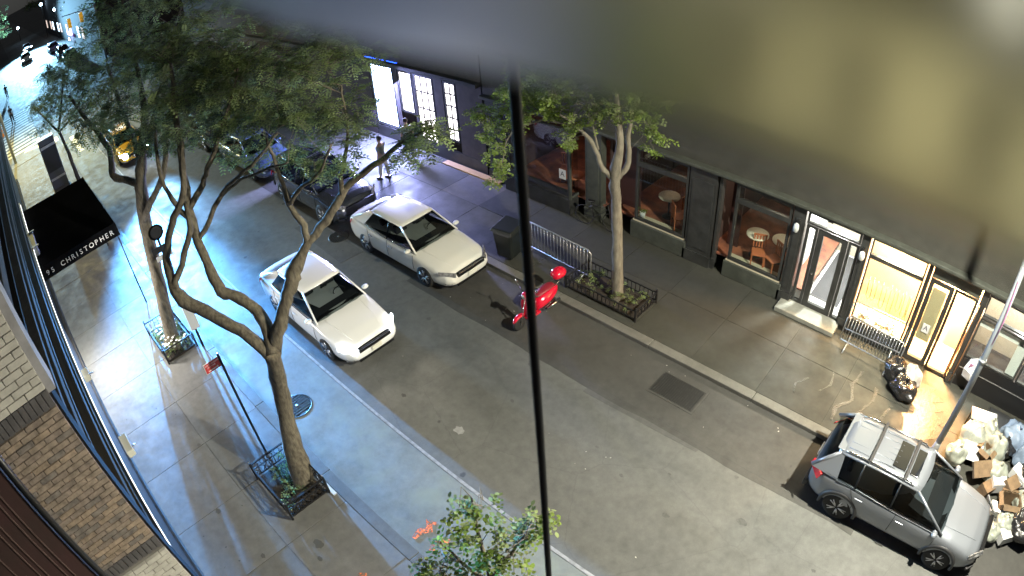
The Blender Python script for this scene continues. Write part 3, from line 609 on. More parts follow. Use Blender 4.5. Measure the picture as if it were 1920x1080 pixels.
def car(name, label, cat, loc, rz, spec, paint, group=None, lights_on=False, detail=2, taxi=False):
    """spec: stations along the length (front at +x) of the lower body and the outline of the cabin"""
    t = thing(name, label, cat, loc, rz, group)
    Wd = spec['W']; st = spec['stations']; zb = spec['zb']
    xs = sorted(set([s[0] for s in st]+[st[0][0]+(st[-1][0]-st[0][0])*i/24 for i in range(25)]))
    body = MB(); n = 0; v = []; ring = 15
    for x in xs:
        zt, zs, hw = lerp(st, x)        # centre top, shoulder height, half width
        e = abs(x-(xs[0] if x < 0 else xs[-1])); lift = 0.12*max(0, 1-e/0.35)
        z0 = zb+lift
        half = [(0, z0), (hw*0.80, z0), (hw*0.94, z0+0.05), (hw*0.985, z0+0.16), (hw, (z0+zs)*0.5), (hw*0.985, zs-0.06), (hw*0.93, zs+0.01), (hw*0.72, zs+(zt-zs)*0.65), (hw*0.35, zt-0.005), (0, zt)]
        pr = [(y, z) for y, z in half]+[(-y, z) for y, z in reversed(half[1:-1])]
        ring = len(pr); v += [(x, y, z) for y, z in pr]
    f = []
    for i in range(len(xs)-1):
        for k in range(ring): f.append((i*ring+k, i*ring+(k+1) % ring, (i+1)*ring+(k+1) % ring, (i+1)*ring+k))
    f.append(tuple(range(ring-1, -1, -1))); f.append(tuple((len(xs)-1)*ring+k for k in range(ring)))
    body.add(v, f, 0, True)
    bo = body.build('body', paint, t)
    sm = bo.modifiers.new('sub', 'SUBSURF'); sm.levels = 1; sm.render_levels = 1
    # wheel housings cut out of the body
    cut = MB(); R = spec['R']
    for x in (spec['xf'], spec['xr']):
        for s in (-1, 1):
            cut.lathe([(0.0005, -0.26), (R*1.17, -0.26), (R*1.17, 0.26), (0.0005, 0.26)], (x, s*(Wd/2-0.03), R*1.0), 'y', 28)
    co = cut.build('cutter_'+name, M_BLACK); me2 = co.data
    bm_ = bo.modifiers.new('arches', 'BOOLEAN'); bm_.operation = 'DIFFERENCE'; bm_.object = co; bm_.solver = 'EXACT'
    dg = bpy.context.evaluated_depsgraph_get(); me = bpy.data.meshes.new_from_object(bo.evaluated_get(dg))
    if len(me.polygons) > 50:
        bo.modifiers.clear(); bo.data = me
    bpy.data.objects.remove(co)
    me.materials.clear(); me.materials.append(paint); me.set_sharp_from_angle(angle=0.6)
    # dark inner box so that nothing shows through the wheel housings
    MB().box(spec['xr']-0.45, spec['xf']+0.42, -(Wd/2-0.30), Wd/2-0.30, zb+0.06, 0.62).build('underbody', M_BLACK, t)
    for x in (spec['xf'], spec['xr']):
        for s in (-1, 1):
            wheel_parts(t, x, s, Wd, R, spec.get('rim', 'five'))
            if spec.get('cladding'):
                c = MB(); N = 14; a0, a1 = -0.05*PI, 1.05*PI; vv = []
                for i in range(N+1):
                    a = a0+(a1-a0)*i/N
                    for rr, yy in ((R*1.14, 0.0), (R*1.15, 0.028), (R*1.34, 0.022), (R*1.36, -0.03)): vv.append((x+math.cos(a)*rr, s*(Wd/2-0.012+yy), R+math.sin(a)*rr))
                ff = [(i*4+k, i*4+k+1, (i+1)*4+k+1, (i+1)*4+k) for i in range(N) for k in range(3)]
                c.add(vv, ff, 0, True); o = c.build('arch_cladding', M_PLAST, t)
    # cabin: dark glasshouse, painted roof and pillars
    cb = spec['cabin']; wb, wr = cb['wb'], cb['wr']
    P0, P1, P2, P3 = cb['ws0'], cb['ws1'], cb['rr1'], cb['rr0']   # (x, z) windscreen base / top, rear top / base
    c = MB()
    vv = []
    for (x, z), w in ((P0, wb*0.97), (P1, wr), (P2, wr*0.98), (P3, wb*0.93)): vv += [(x, w, z), (x, -w, z)]
    ymid = [(P1[0]-0.1, wb, P0[1]), (P2[0]+0.1, wb, P3[1])]
    vv += [(p[0], p[1], p[2]) for p in ymid]+[(p[0], -p[1], p[2]) for p in ymid]+[(P0[0]+0.10, 0, P0[1]-0.01), (P1[0]+0.06, 0, P1[1]+0.02)]
    ff = [(0, 8, 9, 6, 4, 2), (1, 3, 5, 7, 11, 10), (0, 2, 13, 12), (12, 13, 3, 1), (4, 6, 7, 5), (2, 4, 5, 3, 13)]
    c.add(vv, ff, 0, False); c.build('glasshouse', M_TINT if detail > 1 else M_GLASSD, t)
    if detail > 1:
        zf = P0[1]-0.02; MB().box(P3[0]+0.12, P0[0]-0.04, -wb*0.93, wb*0.93, zf-0.02, zf+0.045).build('cabin_floor', M_BLACK, t)
        for sx_, zz in ((P1[0]-0.42, 0.30), (P2[0]+0.30, 0.26)):
            for sy_ in (-1, 1):
                MB().obox((sx_, sy_*0.34, zf+zz*0.5), (0.13, 0.42, zz), (0, -0.22, 0)).build('seat_back', M_SEATC, t, bevel=0.04); MB().obox((sx_-0.05, sy_*0.34, zf+zz+0.07), (0.09, 0.24, 0.13), (0, -0.15, 0)).build('headrest', M_SEATC, t, bevel=0.03)
        MB().tube([(P1[0]+0.22+0.03*math.cos(a), 0.36+0.17*math.cos(a), zf+0.10+0.13*math.sin(a)) for a in [2*PI*k/12 for k in range(13)]], 0.014, 5).build('steering_wheel', M_PLAST, t)
        MB().box(P1[0]+0.38, P0[0]-0.15, -wb*0.8, wb*0.8, zf+0.045, zf+0.06).build('dashboard', M_SEATC, t)
        MB().obox((P1[0]+0.10, 0, P1[1]-0.09), (0.03, 0.2, 0.06)).build('rear_view_mirror', M_PLAST, t)
    # roof skin, domed
    r = MB(); NX, NY = 10, 9; vv = []
    for i in range(NX+1):
        u = i/NX; x = P2[0]-0.06+(P1[0]+0.04-P2[0]+0.06)*u; zc = P1[1]+(P2[1]-P1[1])*(1-u)+0.035*math.sin(PI*u)
        for j in range(NY):
            w = -1+2*j/(NY-1); bow = 0.07*(u > 0.5)*(1-w*w)*(u-0.5)*2
            vv.append((x+bow, w*(wr+0.012), zc+0.045*(1-abs(w)**2.5)-0.012))
    ff = [(i*NY+j, i*NY+j+1, (i+1)*NY+j+1, (i+1)*NY+j) for i in range(NX) for j in range(NY-1)]
    r.add(vv, ff, 0, True); ro = r.build('roof', paint, t); so = ro.modifiers.new('thick', 'SOLIDIFY'); so.thickness = 0.035; so.offset = 0
    for s in (-1, 1):
        def strip(a, b, w1, nm='pillar', m=paint):
            q = MB(); q.tube([a, b], w1, 6); return q.build(nm, m, t)
        strip((P0[0]+0.04, s*(wb*0.96), P0[1]-0.03), (P1[0], s*(wr+0.0), P1[1]), 0.030)
        strip((P2[0], s*(wr*0.985), P2[1]), (P3[0]-0.05, s*wb*0.92, P3[1]-0.02), cb.get('cp', 0.055))
        q = MB(); q.tube([(P1[0]+0.02, s*(wr+0.004), P1[1]-0.005), ((P1[0]+P2[0])/2, s*(wr+0.01), max(P1[1], P2[1])+0.012), (P2[0]-0.02, s*(wr*0.985), P2[1]-0.005)], 0.026, 6); q.build('roof_edge', paint, t)
        for xb in cb['bp']:
            zr = P1[1]-0.01; strip((xb+0.03, s*(wb*1.0-0.0), P0[1]-0.02), (xb-0.02, s*(wr+0.004), zr), 0.022, 'door_pillar', M_BLACK)
        # quarter panel filling the rear corner of the side glass
        k = cb['quarter']; yb = wb*0.985
        q = MB(); q.poly([(k, s*(yb+0.006), P3[1]-0.03), (P3[0]-0.04, s*(wb*0.94+0.008), P3[1]-0.03), (P2[0]-0.02, s*(wr*0.985+0.006), P2[1]-0.01), (P2[0]+0.10, s*(wr+0.006), P2[1]-0.01)], (0, s*0.012, 0)); q.build('quarter_panel', paint, t)
        # sill line below the windows
        q = MB(); q.tube([(P0[0]-0.05, s*(wb+0.008), P0[1]-0.005), ((P0[0]+P3[0])/2, s*(wb+0.02), P0[1]+0.0), (k+0.02, s*(wb+0.006), P3[1]+0.0)], 0.012, 5); q.build('window_sill_trim', M_CHROME if spec.get('chrome') else M_BLACK, t)
        # mirrors
        xm = P0[0]-0.16
        q = MB(); q.lathe([(0.001, -0.09), (0.06, -0.085), (0.085, -0.03), (0.075, 0.05), (0.04, 0.085), (0.001, 0.09)], (0, 0, 0), 'x', 12)
        o = q.build('wing_mirror', spec.get('mirror', paint), t); o.location = (xm, s*(Wd/2+0.02), P0[1]+0.05); o.scale = (0.75, 1.25, 0.7)
        MB().box(-0.03, 0.03, -0.08, 0.08, -0.02, 0.0).build('arm', M_PLAST, o).location = (0, -s*0.07, -0.05)
        # doors: shut lines and handles
        if detail > 1:
            for xd, k2 in spec['seams']:
                zs = lerp(st, xd)[1]; q = MB(); hw = lerp(st, xd)[2]
                q.tube([(xd+k2, s*(hw*0.955+0.0), zs-0.0), (xd+k2*0.5, s*(hw+0.0025), zs-0.16), (xd, s*(hw+0.003), (zb+zs)/2), (xd, s*(hw*0.985+0.002), zb+0.2)], 0.006, 4); q.build('door_seam', M_SEAM, t)
            for xh in spec['handles']:
                zs = lerp(st, xh)[1]; hw = lerp(st, xh)[2]
                MB().obox((xh, s*(hw*0.995+0.02), zs-0.13), (0.2, 0.03, 0.035)).build('door_handle', M_CHROME if spec.get('chrome') else paint, t, bevel=0.01)
        # lamps
        for nm, pts, off, m in spec['lamps']:
            q = MB(); q.poly([(x+(.03 if x > 0 else -.03), s*(y+.015), z+.012) for x, y, z in pts], (off[0], s*off[1], off[2])); q.build(nm, (M_HLON if (lights_on and nm == 'headlight') else m), t, bevel=0.012)
    if detail > 1:
        for s in (-1, 1):
            q = MB(); pts = []
            for i in range(9):
                x = P0[0]+0.02+(st[-3][0]-P0[0]-0.12)*i/8; zt, zs, hw = lerp(st, x); y = hw*(0.62-0.10*i/8); k_ = (y/hw-0.35)/(0.72-0.35); pts.append((x, s*y, zt-0.005+((zs+(zt-zs)*0.65)-(zt-0.005))*k_-0.006))
            q.tube(pts, [0.004]+[0.013]*7+[0.004], 6); q.build('bonnet_crease', paint, t)
            q = MB(); q.tube([(P0[0]+0.02, s*0.05, P0[1]-0.0), (P0[0]-0.02, s*0.45, P0[1]+0.015), (P0[0]-0.16, s*0.70, P0[1]+0.02)], 0.009, 5); q.build('wiper', M_BLACK, t)
    # front: grille, plate, lower intake; rear: plate
    xf = st[-1][0]; xr = st[0][0]
    for nm, (x, w, z0, z1, d), m in spec['face']:
        MB().box(x-d, x, -w, w, z0, z1).build(nm, m, t, bevel=0.015)
    if spec.get('rails'):
        for s in (-1, 1):
            MB().tube([(P1[0]-0.15, s*(wr-0.03), P1[1]+0.03), (P1[0]-0.25, s*(wr-0.03), P1[1]+0.09), (P2[0]+0.2, s*(wr-0.05), P2[1]+0.09), (P2[0]+0.08, s*(wr-0.05), P2[1]+0.04)], 0.018, 6).build('roof_rail', M_BLACK if spec['rails'] == 'black' else M_CHROME, t)
        for xc in spec['bars']:
            MB().box(xc-0.035, xc+0.035, -wr+0.0, wr-0.0, P1[1]+0.10, P1[1]+0.125).build('cross_bar', M_PLAST, t, bevel=0.01)
        for (a, b) in spec['panes']:
            MB().box(a, b, -wr*0.62, wr*0.62, P1[1]+0.062, P1[1]+0.078).build('sunroof', M_GLASSD, t, bevel=0.02)
        for yy in (-0.42, -0.25, -0.08, 0.08, 0.25, 0.42):
            MB().tube([(P2[0]+0.1, yy, P2[1]+0.055), (P2[0]+1.2, yy, P1[1]+0.074)], 0.008, 5).build('roof_rib', paint, t)
    return t
M_SEATC = mat('grey_seat', (0.035, 0.036, 0.042), 0.8)
M_TINT = bpy.data.materials.new('tinted_glass'); M_TINT.use_nodes = True; _n = M_TINT.node_tree; _n.nodes.clear()
_o = _n.nodes.new('ShaderNodeOutputMaterial'); _m = _n.nodes.new('ShaderNodeMixShader'); _t = _n.nodes.new('ShaderNodeBsdfTransparent'); _g = _n.nodes.new('ShaderNodeBsdfGlossy'); _g.inputs['Roughness'].default_value = 0.04; _f = _n.nodes.new('ShaderNodeFresnel'); _f.inputs[0].default_value = 1.5
_t.inputs[0].default_value = (0.42, 0.46, 0.46, 1); _n.links.new(_f.outputs[0], _m.inputs[0])
_n.links.new(_t.outputs[0], _m.inputs[1]); _n.links.new(_g.outputs[0], _m.inputs[2]); _n.links.new(_m.outputs[0], _o.inputs[0])
SEDAN = dict(W=1.85, zb=0.20, R=0.335, xf=1.42, xr=-1.41, chrome=True,
    stations=[(-2.42, 0.78, 0.70, 0.70), (-2.34, 1.00, 0.93, 0.82), (-2.1, 1.04, 0.95, 0.885), (-1.4, 1.02, 0.94, 0.925), (0.0, 0.98, 0.90, 0.925), (0.85, 0.97, 0.88, 0.92), (1.3, 0.93, 0.82, 0.915), (1.9, 0.84, 0.73, 0.88), (2.25, 0.74, 0.64, 0.80), (2.40, 0.60, 0.56, 0.68), (2.45, 0.5, 0.48, 0.60)],
    cabin=dict(wb=0.84, wr=0.60, ws0=(1.02, 0.935), ws1=(0.22, 1.405), rr1=(-1.22, 1.39), rr0=(-2.0, 1.03), bp=(-0.30,), quarter=-1.42, cp=0.05),
    seams=[(0.98, 0.0), (-0.22, 0.0), (-1.12, -0.1)], handles=[-0.02, -1.0],
    lamps=[('headlight', [(2.34, 0.50, 0.66), (2.0, 0.845, 0.74), (2.02, 0.86, 0.63), (2.40, 0.55, 0.56)], (0.03, 0.02, 0.02), M_HLENS),
           ('tail_lamp', [(-2.36, 0.45, 0.90), (-2.05, 0.86, 0.93), (-2.10, 0.885, 0.80), (-2.42, 0.50, 0.78)], (-0.02, 0.015, 0.0), M_RLENS),
           ('fog_lamp', [(2.30, 0.62, 0.36), (2.14, 0.78, 0.37), (2.14, 0.78, 0.33), (2.30, 0.62, 0.32)], (0.06, 0.03, 0), M_HLENS)],
    face=[('grille', (2.465, 0.50, 0.55, 0.68, 0.10), M_GRILL), ('chrome_bar', (2.48, 0.46, 0.655, 0.685, 0.05), M_CHROME), ('lower_intake', (2.455, 0.55, 0.28, 0.36, 0.10), M_GRILL), ('number_plate', (2.50, 0.155, 0.42, 0.56, 0.03), M_PLATE),
          ('rear_plate', (-2.40, 0.155, 0.62, 0.76, 0.04), M_PLATE)])
SUV = dict(W=1.86, zb=0.26, R=0.36, xf=1.36, xr=-1.33, cladding=True, rim='twist', rails='chrome', bars=(-1.16, -0.30), panes=[(-0.24, -0.03), (-0.68, -0.36)],
    stations=[(-2.28, 0.92, 0.78, 0.66), (-2.18, 1.10, 1.00, 0.80), (-1.9, 1.14, 1.05, 0.885), (-1.3, 1.12, 1.06, 0.93), (0.0, 1.08, 1.02, 0.93), (0.9, 1.09, 1.00, 0.93), (1.4, 1.06, 0.95, 0.92), (1.9, 1.00, 0.86, 0.89), (2.14, 0.90, 0.78, 0.80), (2.26, 0.76, 0.68, 0.68), (2.31, 0.58, 0.53, 0.58)],
    cabin=dict(wb=0.86, wr=0.60, ws0=(1.08, 1.05), ws1=(0.10, 1.60), rr1=(-1.80, 1.55), rr0=(-2.22, 1.10), bp=(-0.30, -1.20), quarter=-1.62, cp=0.045),
    seams=[(1.0, 0.0), (-0.08, 0.0), (-1.05, -0.2)], handles=[0.08, -0.98],
    lamps=[('headlight', [(2.25, 0.50, 0.85), (1.92, 0.87, 0.90), (1.94, 0.88, 0.78), (2.30, 0.55, 0.76)], (0.03, 0.02, 0.02), M_HLENS),
           ('tail_lamp', [(-2.24, 0.55, 1.02), (-1.92, 0.885, 1.06), (-1.98, 0.91, 0.88), (-2.28, 0.60, 0.90)], (-0.02, 0.02, 0.0), M_RLENS),
           ('fog_lamp', [(2.24, 0.62, 0.45), (2.10, 0.80, 0.46), (2.10, 0.80, 0.38), (2.24, 0.62, 0.37)], (0.06, 0.03, 0), M_PLAST)],
    face=[('grille', (2.345, 0.55, 0.58, 0.80, 0.10), M_GRILL), ('lower_intake', (2.34, 0.60, 0.34, 0.50, 0.12), M_PLAST), ('number_plate', (2.375, 0.155, 0.46, 0.58, 0.03), M_PLATE),
          ('rear_plate', (-2.27, 0.155, 0.66, 0.80, 0.04), M_PLATE), ('rear_spoiler', (-1.76, 0.55, 1.565, 1.595, 0.16), M_SCAR), ('rear_bumper', (-2.20, 0.80, 0.35, 0.55, 0.10), M_PLAST)])
BIGSUV = dict(SUV); BIGSUV.update(rails='black', W=1.95, R=0.38, cladding=False, chrome=True, face=[f for f in SUV['face'] if f[0] != 'rear_spoiler'])
RZ = 0.0
car('parked_sedan', 'cream white four-door sedan parked at the far kerb with dark windows', 'car', (-13.76, 6.20, -0.12), 0.0, SEDAN, M_WCAR)
car('driving_sedan', 'bright white sedan driving in the middle of the road with its headlights on', 'car', (-13.45, 2.55, -0.12), -0.01, dict(SEDAN, chrome=False), mat('bright_white_paint', (0.86, 0.86, 0.83), 0.3, coat=0.6), lights_on=True)
sv = car('silver_suv', 'silver sport utility car with roof rails parked by the rubbish pile at the lower right', 'car', (1.45, 6.20, -0.12), 0.0, SUV, M_SCAR)
o = car('dark_suv', 'dark grey sport utility car parked right behind the cream white sedan', 'car', (-19.2, 6.25, -0.12), 0.0, BIGSUV, M_DCAR); o.scale = (1.07, 1.02, 1.06)
car('parked_blue_lit_car', 'car painted blue-grey for the blue light on it, parked behind the dark sport utility car, half hidden by branches', 'car', (-25.0, 6.25, -0.12), 0.0, SEDAN, M_BCAR)
car('parked_far_car', 'dark car parked third behind the white sedan, under the far trees', 'car', (-30.6, 6.25, -0.12), 0.0, SEDAN, M_DCAR)
tx = car('yellow_taxi', 'yellow taxi driving towards the camera with a dazzling headlight, seen through the left tree', 'car', (-34.8, 2.45, -0.12), 0.0, dict(SEDAN, chrome=False), M_YCAR, lights_on=True)
for ch in tx.children:
    if ch.name.startswith('headlight'): ch.data.materials.clear(); ch.data.materials.append(M_HLON2)
for sy_ in (-1, 1): MB().lathe([(0.001, 0.05), (0.15, 0.03), (0.16, 0.0)], (2.44, sy_*0.62, 0.66), 'x', 16).build('round_headlight', M_HLON2, tx)
MB().box(-0.2, 0.05, -0.3, 0.3, 1.47, 1.62).build('roof_sign', mat('taxi_sign', (0.9, 0.85, 0.7), 0.4, emit=(1, 0.9, 0.6), estr=2.0), tx, bevel=0.02)
for i, (x, y, sp, pt, lab) in enumerate([(-78, 5.9, BIGSUV, M_DCAR, 'dark car parked beyond the crossing, nearest of the far row'), (-86, 6.0, BIGSUV, M_DCAR, 'dark car parked beyond the crossing, behind the nearest one of the far row'), (-98, 5.9, SEDAN, M_SCAR, 'pale silver car parked far down the street beside the neon lights'),
                                   (-104, 1.6, SEDAN, M_WCAR, 'white car coming down the far street in a pool of glare'), (-120, 3.0, SEDAN, M_BCAR, 'farthest car on the street, a bluish sedan with lit headlights')]):
    car('far_car', lab, 'car', (x, y, -0.12), 0.0, dict(sp, rails=None) if 'rails' in sp else sp, pt, lights_on=(i >= 3), detail=1)
# ---- scooter
M_RED = mat('red_scooter_paint', (0.55, 0.006, 0.03), 0.2, coat=0.9)
sc = thing('motor_scooter', 'glossy red motor scooter with a round top case, parked nose out at the far kerb', 'scooter', (-9.0, 6.22, -0.12), math.radians(-92)); sc.scale = (.9, .9, .95)
def w2(x): 
    a = MB().lathe([(0.14, -0.05), (0.20, -0.055), (0.225, -0.03), (0.225, 0.03), (0.20, 0.055), (0.14, 0.05)], (0, 0, 0), 'y', 20).build('wheel', M_TYRE, sc); a.location = (x, 0, 0.225)
    MB().lathe([(0.02, -0.05), (0.14, -0.03), (0.14, 0.03), (0.02, 0.05)], (0, 0, 0), 'y', 14).build('rim', M_ALLOY, a)
w2(0.66); w2(-0.60)
def blob(name, rings, m, parent, n=14, axis='x', sub=1):
    """rings: (x, centre z, half width, half height)"""
    q = MB(); v = []
    for x, zc, w, h in rings:
        for k in range(n): a = 2*PI*k/n; v.append((x, w*math.cos(a), zc+h*math.sin(a)))
    f = [(i*n+k, i*n+(k+1) % n, (i+1)*n+(k+1) % n, (i+1)*n+k) for i in range(len(rings)-1) for k in range(n)]
    f.append(tuple(range(n-1, -1, -1))); f.append(tuple((len(rings)-1)*n+k for k in range(n)))
    q.add(v, f, 0, True); return q.build(name, m, parent, sub=sub)
blob('rear_body', [(-0.95, 0.62, 0.03, 0.04), (-0.88, 0.58, 0.13, 0.13), (-0.65, 0.52, 0.20, 0.21), (-0.35, 0.50, 0.22, 0.22), (-0.12, 0.46, 0.18, 0.20), (0.0, 0.40, 0.12, 0.14)], M_RED, sc)
blob('seat', [(-0.80, 0.77, 0.05, 0.03), (-0.72, 0.79, 0.15, 0.055), (-0.45, 0.80, 0.16, 0.06), (-0.15, 0.76, 0.13, 0.06), (-0.02, 0.72, 0.06, 0.03)], mat('dark_red_seat', (0.20, 0.01, 0.02), 0.5), sc)
MB().box(-0.1, 0.42, -0.17, 0.17, 0.22, 0.29).build('footboard', M_RED, sc, bevel=0.03)
q = MB(); v = []
for z, x, w in ((0.26, 0.40, 0.16), (0.45, 0.44, 0.23), (0.7, 0.43, 0.25), (0.88, 0.36, 0.17), (0.98, 0.32, 0.08)):
    for j in range(7): u = -1+j/3; v.append((x-0.10*u*u, w*u, z))
q.add(v, [(i*7+j, i*7+j+1, (i+1)*7+j+1, (i+1)*7+j) for i in range(4) for j in range(6)], 0, True)
o = q.build('leg_shield', M_RED, sc, sub=1); k = o.modifiers.new('t', 'SOLIDIFY'); k.thickness = 0.03
blob('front_mudguard', [(0.42, 0.42, 0.03, 0.03), (0.5, 0.45, 0.07, 0.05), (0.66, 0.47, 0.08, 0.05), (0.82, 0.42, 0.07, 0.05), (0.9, 0.34, 0.03, 0.03)], M_RED, sc)
MB().tube([(0.66, 0.075, 0.22), (0.52, 0.06, 0.6), (0.36, 0.0, 0.95)], 0.02, 6).build('fork', M_CHROME, sc)
blob('headset', [(0.22, 1.02, 0.05, 0.04), (0.30, 1.03, 0.14, 0.06), (0.40, 1.02, 0.12, 0.07), (0.46, 1.01, 0.06, 0.05)], M_RED, sc)
MB().lathe([(0.001, 0.05), (0.065, 0.045), (0.07, 0)], (0.43, 0, 1.0), 'x', 14).build('headlight', M_HLENS, sc)
for s in (-1, 1):
    MB().tube([(0.32, s*0.1, 1.03), (0.26, s*0.24, 1.06), (0.20, s*0.36, 1.05)], [0.015, 0.015, 0.02], 6).build('handlebar', M_PLAST, sc)
    o = MB().tube([(0.28, s*0.26, 1.07), (0.30, s*0.36, 1.25)], 0.006, 5).build('mirror_stalk', M_CHROME, sc)
    MB().lathe([(0.001, -0.01), (0.055, -0.008), (0.05, 0.012), (0.001, 0.02)], (0.30, s*0.38, 1.28), 'x', 12).build('mirror', M_CHROME, sc)
    MB().tube([(-0.6, s*0.2, 0.4), (-0.3, s*0.235, 0.38), (-0.05, s*0.2, 0.36)], 0.012, 6).build('side_trim', M_CHROME, sc)
MB().tube([(-0.75, 0.1, 0.75), (-1.05, 0.1, 0.83), (-1.05, -0.1, 0.83), (-0.75, -0.1, 0.75)], 0.012, 6).build('rear_rack', M_CHROME, sc)
tc = blob('top_case', [(-1.28, 1.0, 0.08, 0.06), (-1.22, 1.0, 0.19, 0.14), (-1.02, 1.01, 0.225, 0.17), (-0.84, 1.0, 0.19, 0.14), (-0.78, 1.0, 0.08, 0.06)], M_RED, sc)
MB().lathe([(0.001, 0), (0.03, 0), (0.03, 0.02)], (-0.78, 0, 1.0), 'x', 8).build('latch', M_CHROME, tc)
MB().tube([(-0.35, 0.16, 0.22), (-0.6, 0.2, 0.26), (-0.85, 0.2, 0.3)], [0.03, 0.045, 0.045], 8).build('exhaust', M_CHROME, sc)
# ================================================================== PEOPLE
def person(loc, rz, label, shirt, trousers, skin=(0.45, 0.3, 0.22), hair=(0.03, 0.02, 0.015), stride=0.12, arm=0.1, H=1.72, bag=None):
    t = thing('person', label, 'person', loc, rz)
    k = H/1.72
    MS = mat('skin_%d' % int(sum(skin)*100), skin, 0.55)
    def skinned(name, V, E_, R_, m, sub=1):
        me = bpy.data.meshes.new(name); me.from_pydata([tuple(q*k for q in v) for v in V], E_, []); me.update()
        o = bpy.data.objects.new(name, me); COL.objects.link(o)
        md = o.modifiers.new('skin', 'SKIN'); md.use_smooth_shade = True
        for i, r in enumerate(R_): me.skin_vertices[0].data[i].radius = (r*k, r*k)
        me.skin_vertices[0].data[0].use_root = True
        if sub: s_ = o.modifiers.new('sub', 'SUBSURF'); s_.levels = 1; s_.render_levels = 1
        dg = bpy.context.evaluated_depsgraph_get(); m2 = bpy.data.meshes.new_from_object(o.evaluated_get(dg)); o.modifiers.clear(); o.data = m2
        m2.materials.clear(); m2.materials.append(m); o.parent = t; return o
    s = stride
    V = [(0, 0, 0.95), (0, 0, 1.12), (0.01, 0, 1.32), (0, 0, 1.42), (0, 0, 1.49), (0.01, 0, 1.56), (0.015, 0, 1.63), (0.01, 0, 1.70)]
    R_ = [0.125, 0.12, 0.135, 0.10, 0.055, 0.062, 0.088, 0.06]
    E_ = [(i, i+1) for i in range(7)]
    def chain(start, pts, rs):
        p = start
        for q, r in zip(pts, rs): V.append(q); R_.append(r); E_.append((p, len(V)-1)); p = len(V)-1
        return p
    for sd, a in ((1, s), (-1, -s)):
        chain(0, [(0, sd*0.10, 0.88), (a*0.6, sd*0.10, 0.50), (a, sd*0.10, 0.10), (a+0.13, sd*0.11, 0.035)], [0.095, 0.062, 0.042, 0.035])
        e = chain(3, [(0, sd*0.17, 1.39), (-a*arm*3, sd*0.22, 1.12), (-a*arm*4+0.08, sd*0.23, 0.88), (-a*arm*4+0.10, sd*0.23, 0.80)], [0.06, 0.045, 0.032, 0.03])
        for j in range(4): chain(e, [(V[e][0]+0.0+0.012*j-0.01, sd*0.235, 0.735), (V[e][0]+0.012*j-0.005, sd*0.232, 0.70)], [0.009, 0.008])
        chain(e, [(V[e][0]+0.035, sd*0.21, 0.76)], [0.01])
    skinned('body', V, E_, R_, MS)
    V, R_, E_ = [(0, 0, 0.95), (0, 0, 1.12), (0.01, 0, 1.32), (0, 0, 1.42)], [0.14, 0.135, 0.15, 0.115], [(0, 1), (1, 2), (2, 3)]
    for sd, a in ((1, s), (-1, -s)): chain(3, [(0, sd*0.17, 1.39), (-a*arm*2, sd*0.21, 1.20)], [0.075, 0.062])
    skinned('shirt', V, E_, R_, shirt)
    V, R_, E_ = [(0, 0, 1.0), (0, 0, 0.93)], [0.135, 0.135], [(0, 1)]
    for sd, a in ((1, s), (-1, -s)): chain(1, [(0, sd*0.10, 0.86), (a*0.6, sd*0.10, 0.50), (a, sd*0.10, 0.13)], [0.105, 0.08, 0.06])
    skinned('trousers', V, E_, R_, trousers)
    for sd, a in ((1, s), (-1, -s)):
        MB().box((a-0.07)*k, (a+0.19)*k, (sd*0.11-0.045)*k, (sd*0.11+0.045)*k, 0.0, 0.08*k).build('shoe', M_BLACK, t, bevel=0.02)
    q = MB(); q.lathe([(0.001, 0.115), (0.06, 0.10), (0.092, 0.05), (0.098, 0.0), (0.085, -0.04)], (-0.012*k, 0, 1.655*k), 'z', 12); q.build('hair', mat('hair_%d' % int(hair[0]*1000), hair, 0.8), t)
    # face
    f_ = MB(); f_.obox((0.103*k, 0, 1.625*k), (0.03, 0.022, 0.035)); f_.build('nose', MS, t, bevel=0.006)
    for sd in (-1, 1):
        MB().lathe([(0.001, 0.006), (0.011, 0.0)], (0.088*k, sd*0.032*k, 1.648*k), 'x', 8).build('eye', M_BLACK, t)
        MB().obox((0.0, sd*0.088*k, 1.635*k), (0.03, 0.015, 0.05)).build('ear', MS, t, bevel=0.005)
    MB().obox((0.092*k, 0, 1.592*k), (0.01, 0.045, 0.010)).build('mouth', mat('lips', (0.3, 0.1, 0.09), 0.6), t)
    return t
mk = lambda n, c: mat(n, c, 0.85, var=0.1)
person((-18.45, 8.55, 0), math.radians(200), 'person in grey trousers standing on the far pavement beside the dark sport utility car', mk('grey_green_shirt', (0.18, 0.22, 0.2)), mk('grey_trousers', (0.3, 0.3, 0.34)))
person((-18.9, 10.15, 0), math.radians(150), 'person in a pale top and blue jeans standing in front of the bright shop windows', mk('pale_green_top', (0.3, 0.38, 0.33)), mk('blue_jeans', (0.12, 0.17, 0.27)), stride=0.16)
person((-60.5, -3.4, -0.11), math.radians(10), 'person in black walking over the zebra crossing', mk('black_coat', (0.02, 0.02, 0.025)), M_BLACK)
person((-36.9, -1.9, 0), math.radians(40), 'person in dark clothes standing behind the tall kiosk', mk('dark_jacket', (0.03, 0.03, 0.03)), M_BLACK)
person((-77, -3.2, -0.11), math.radians(180), 'person in dark clothes standing at the far side of the crossing', MATS['dark_jacket'], M_BLACK)
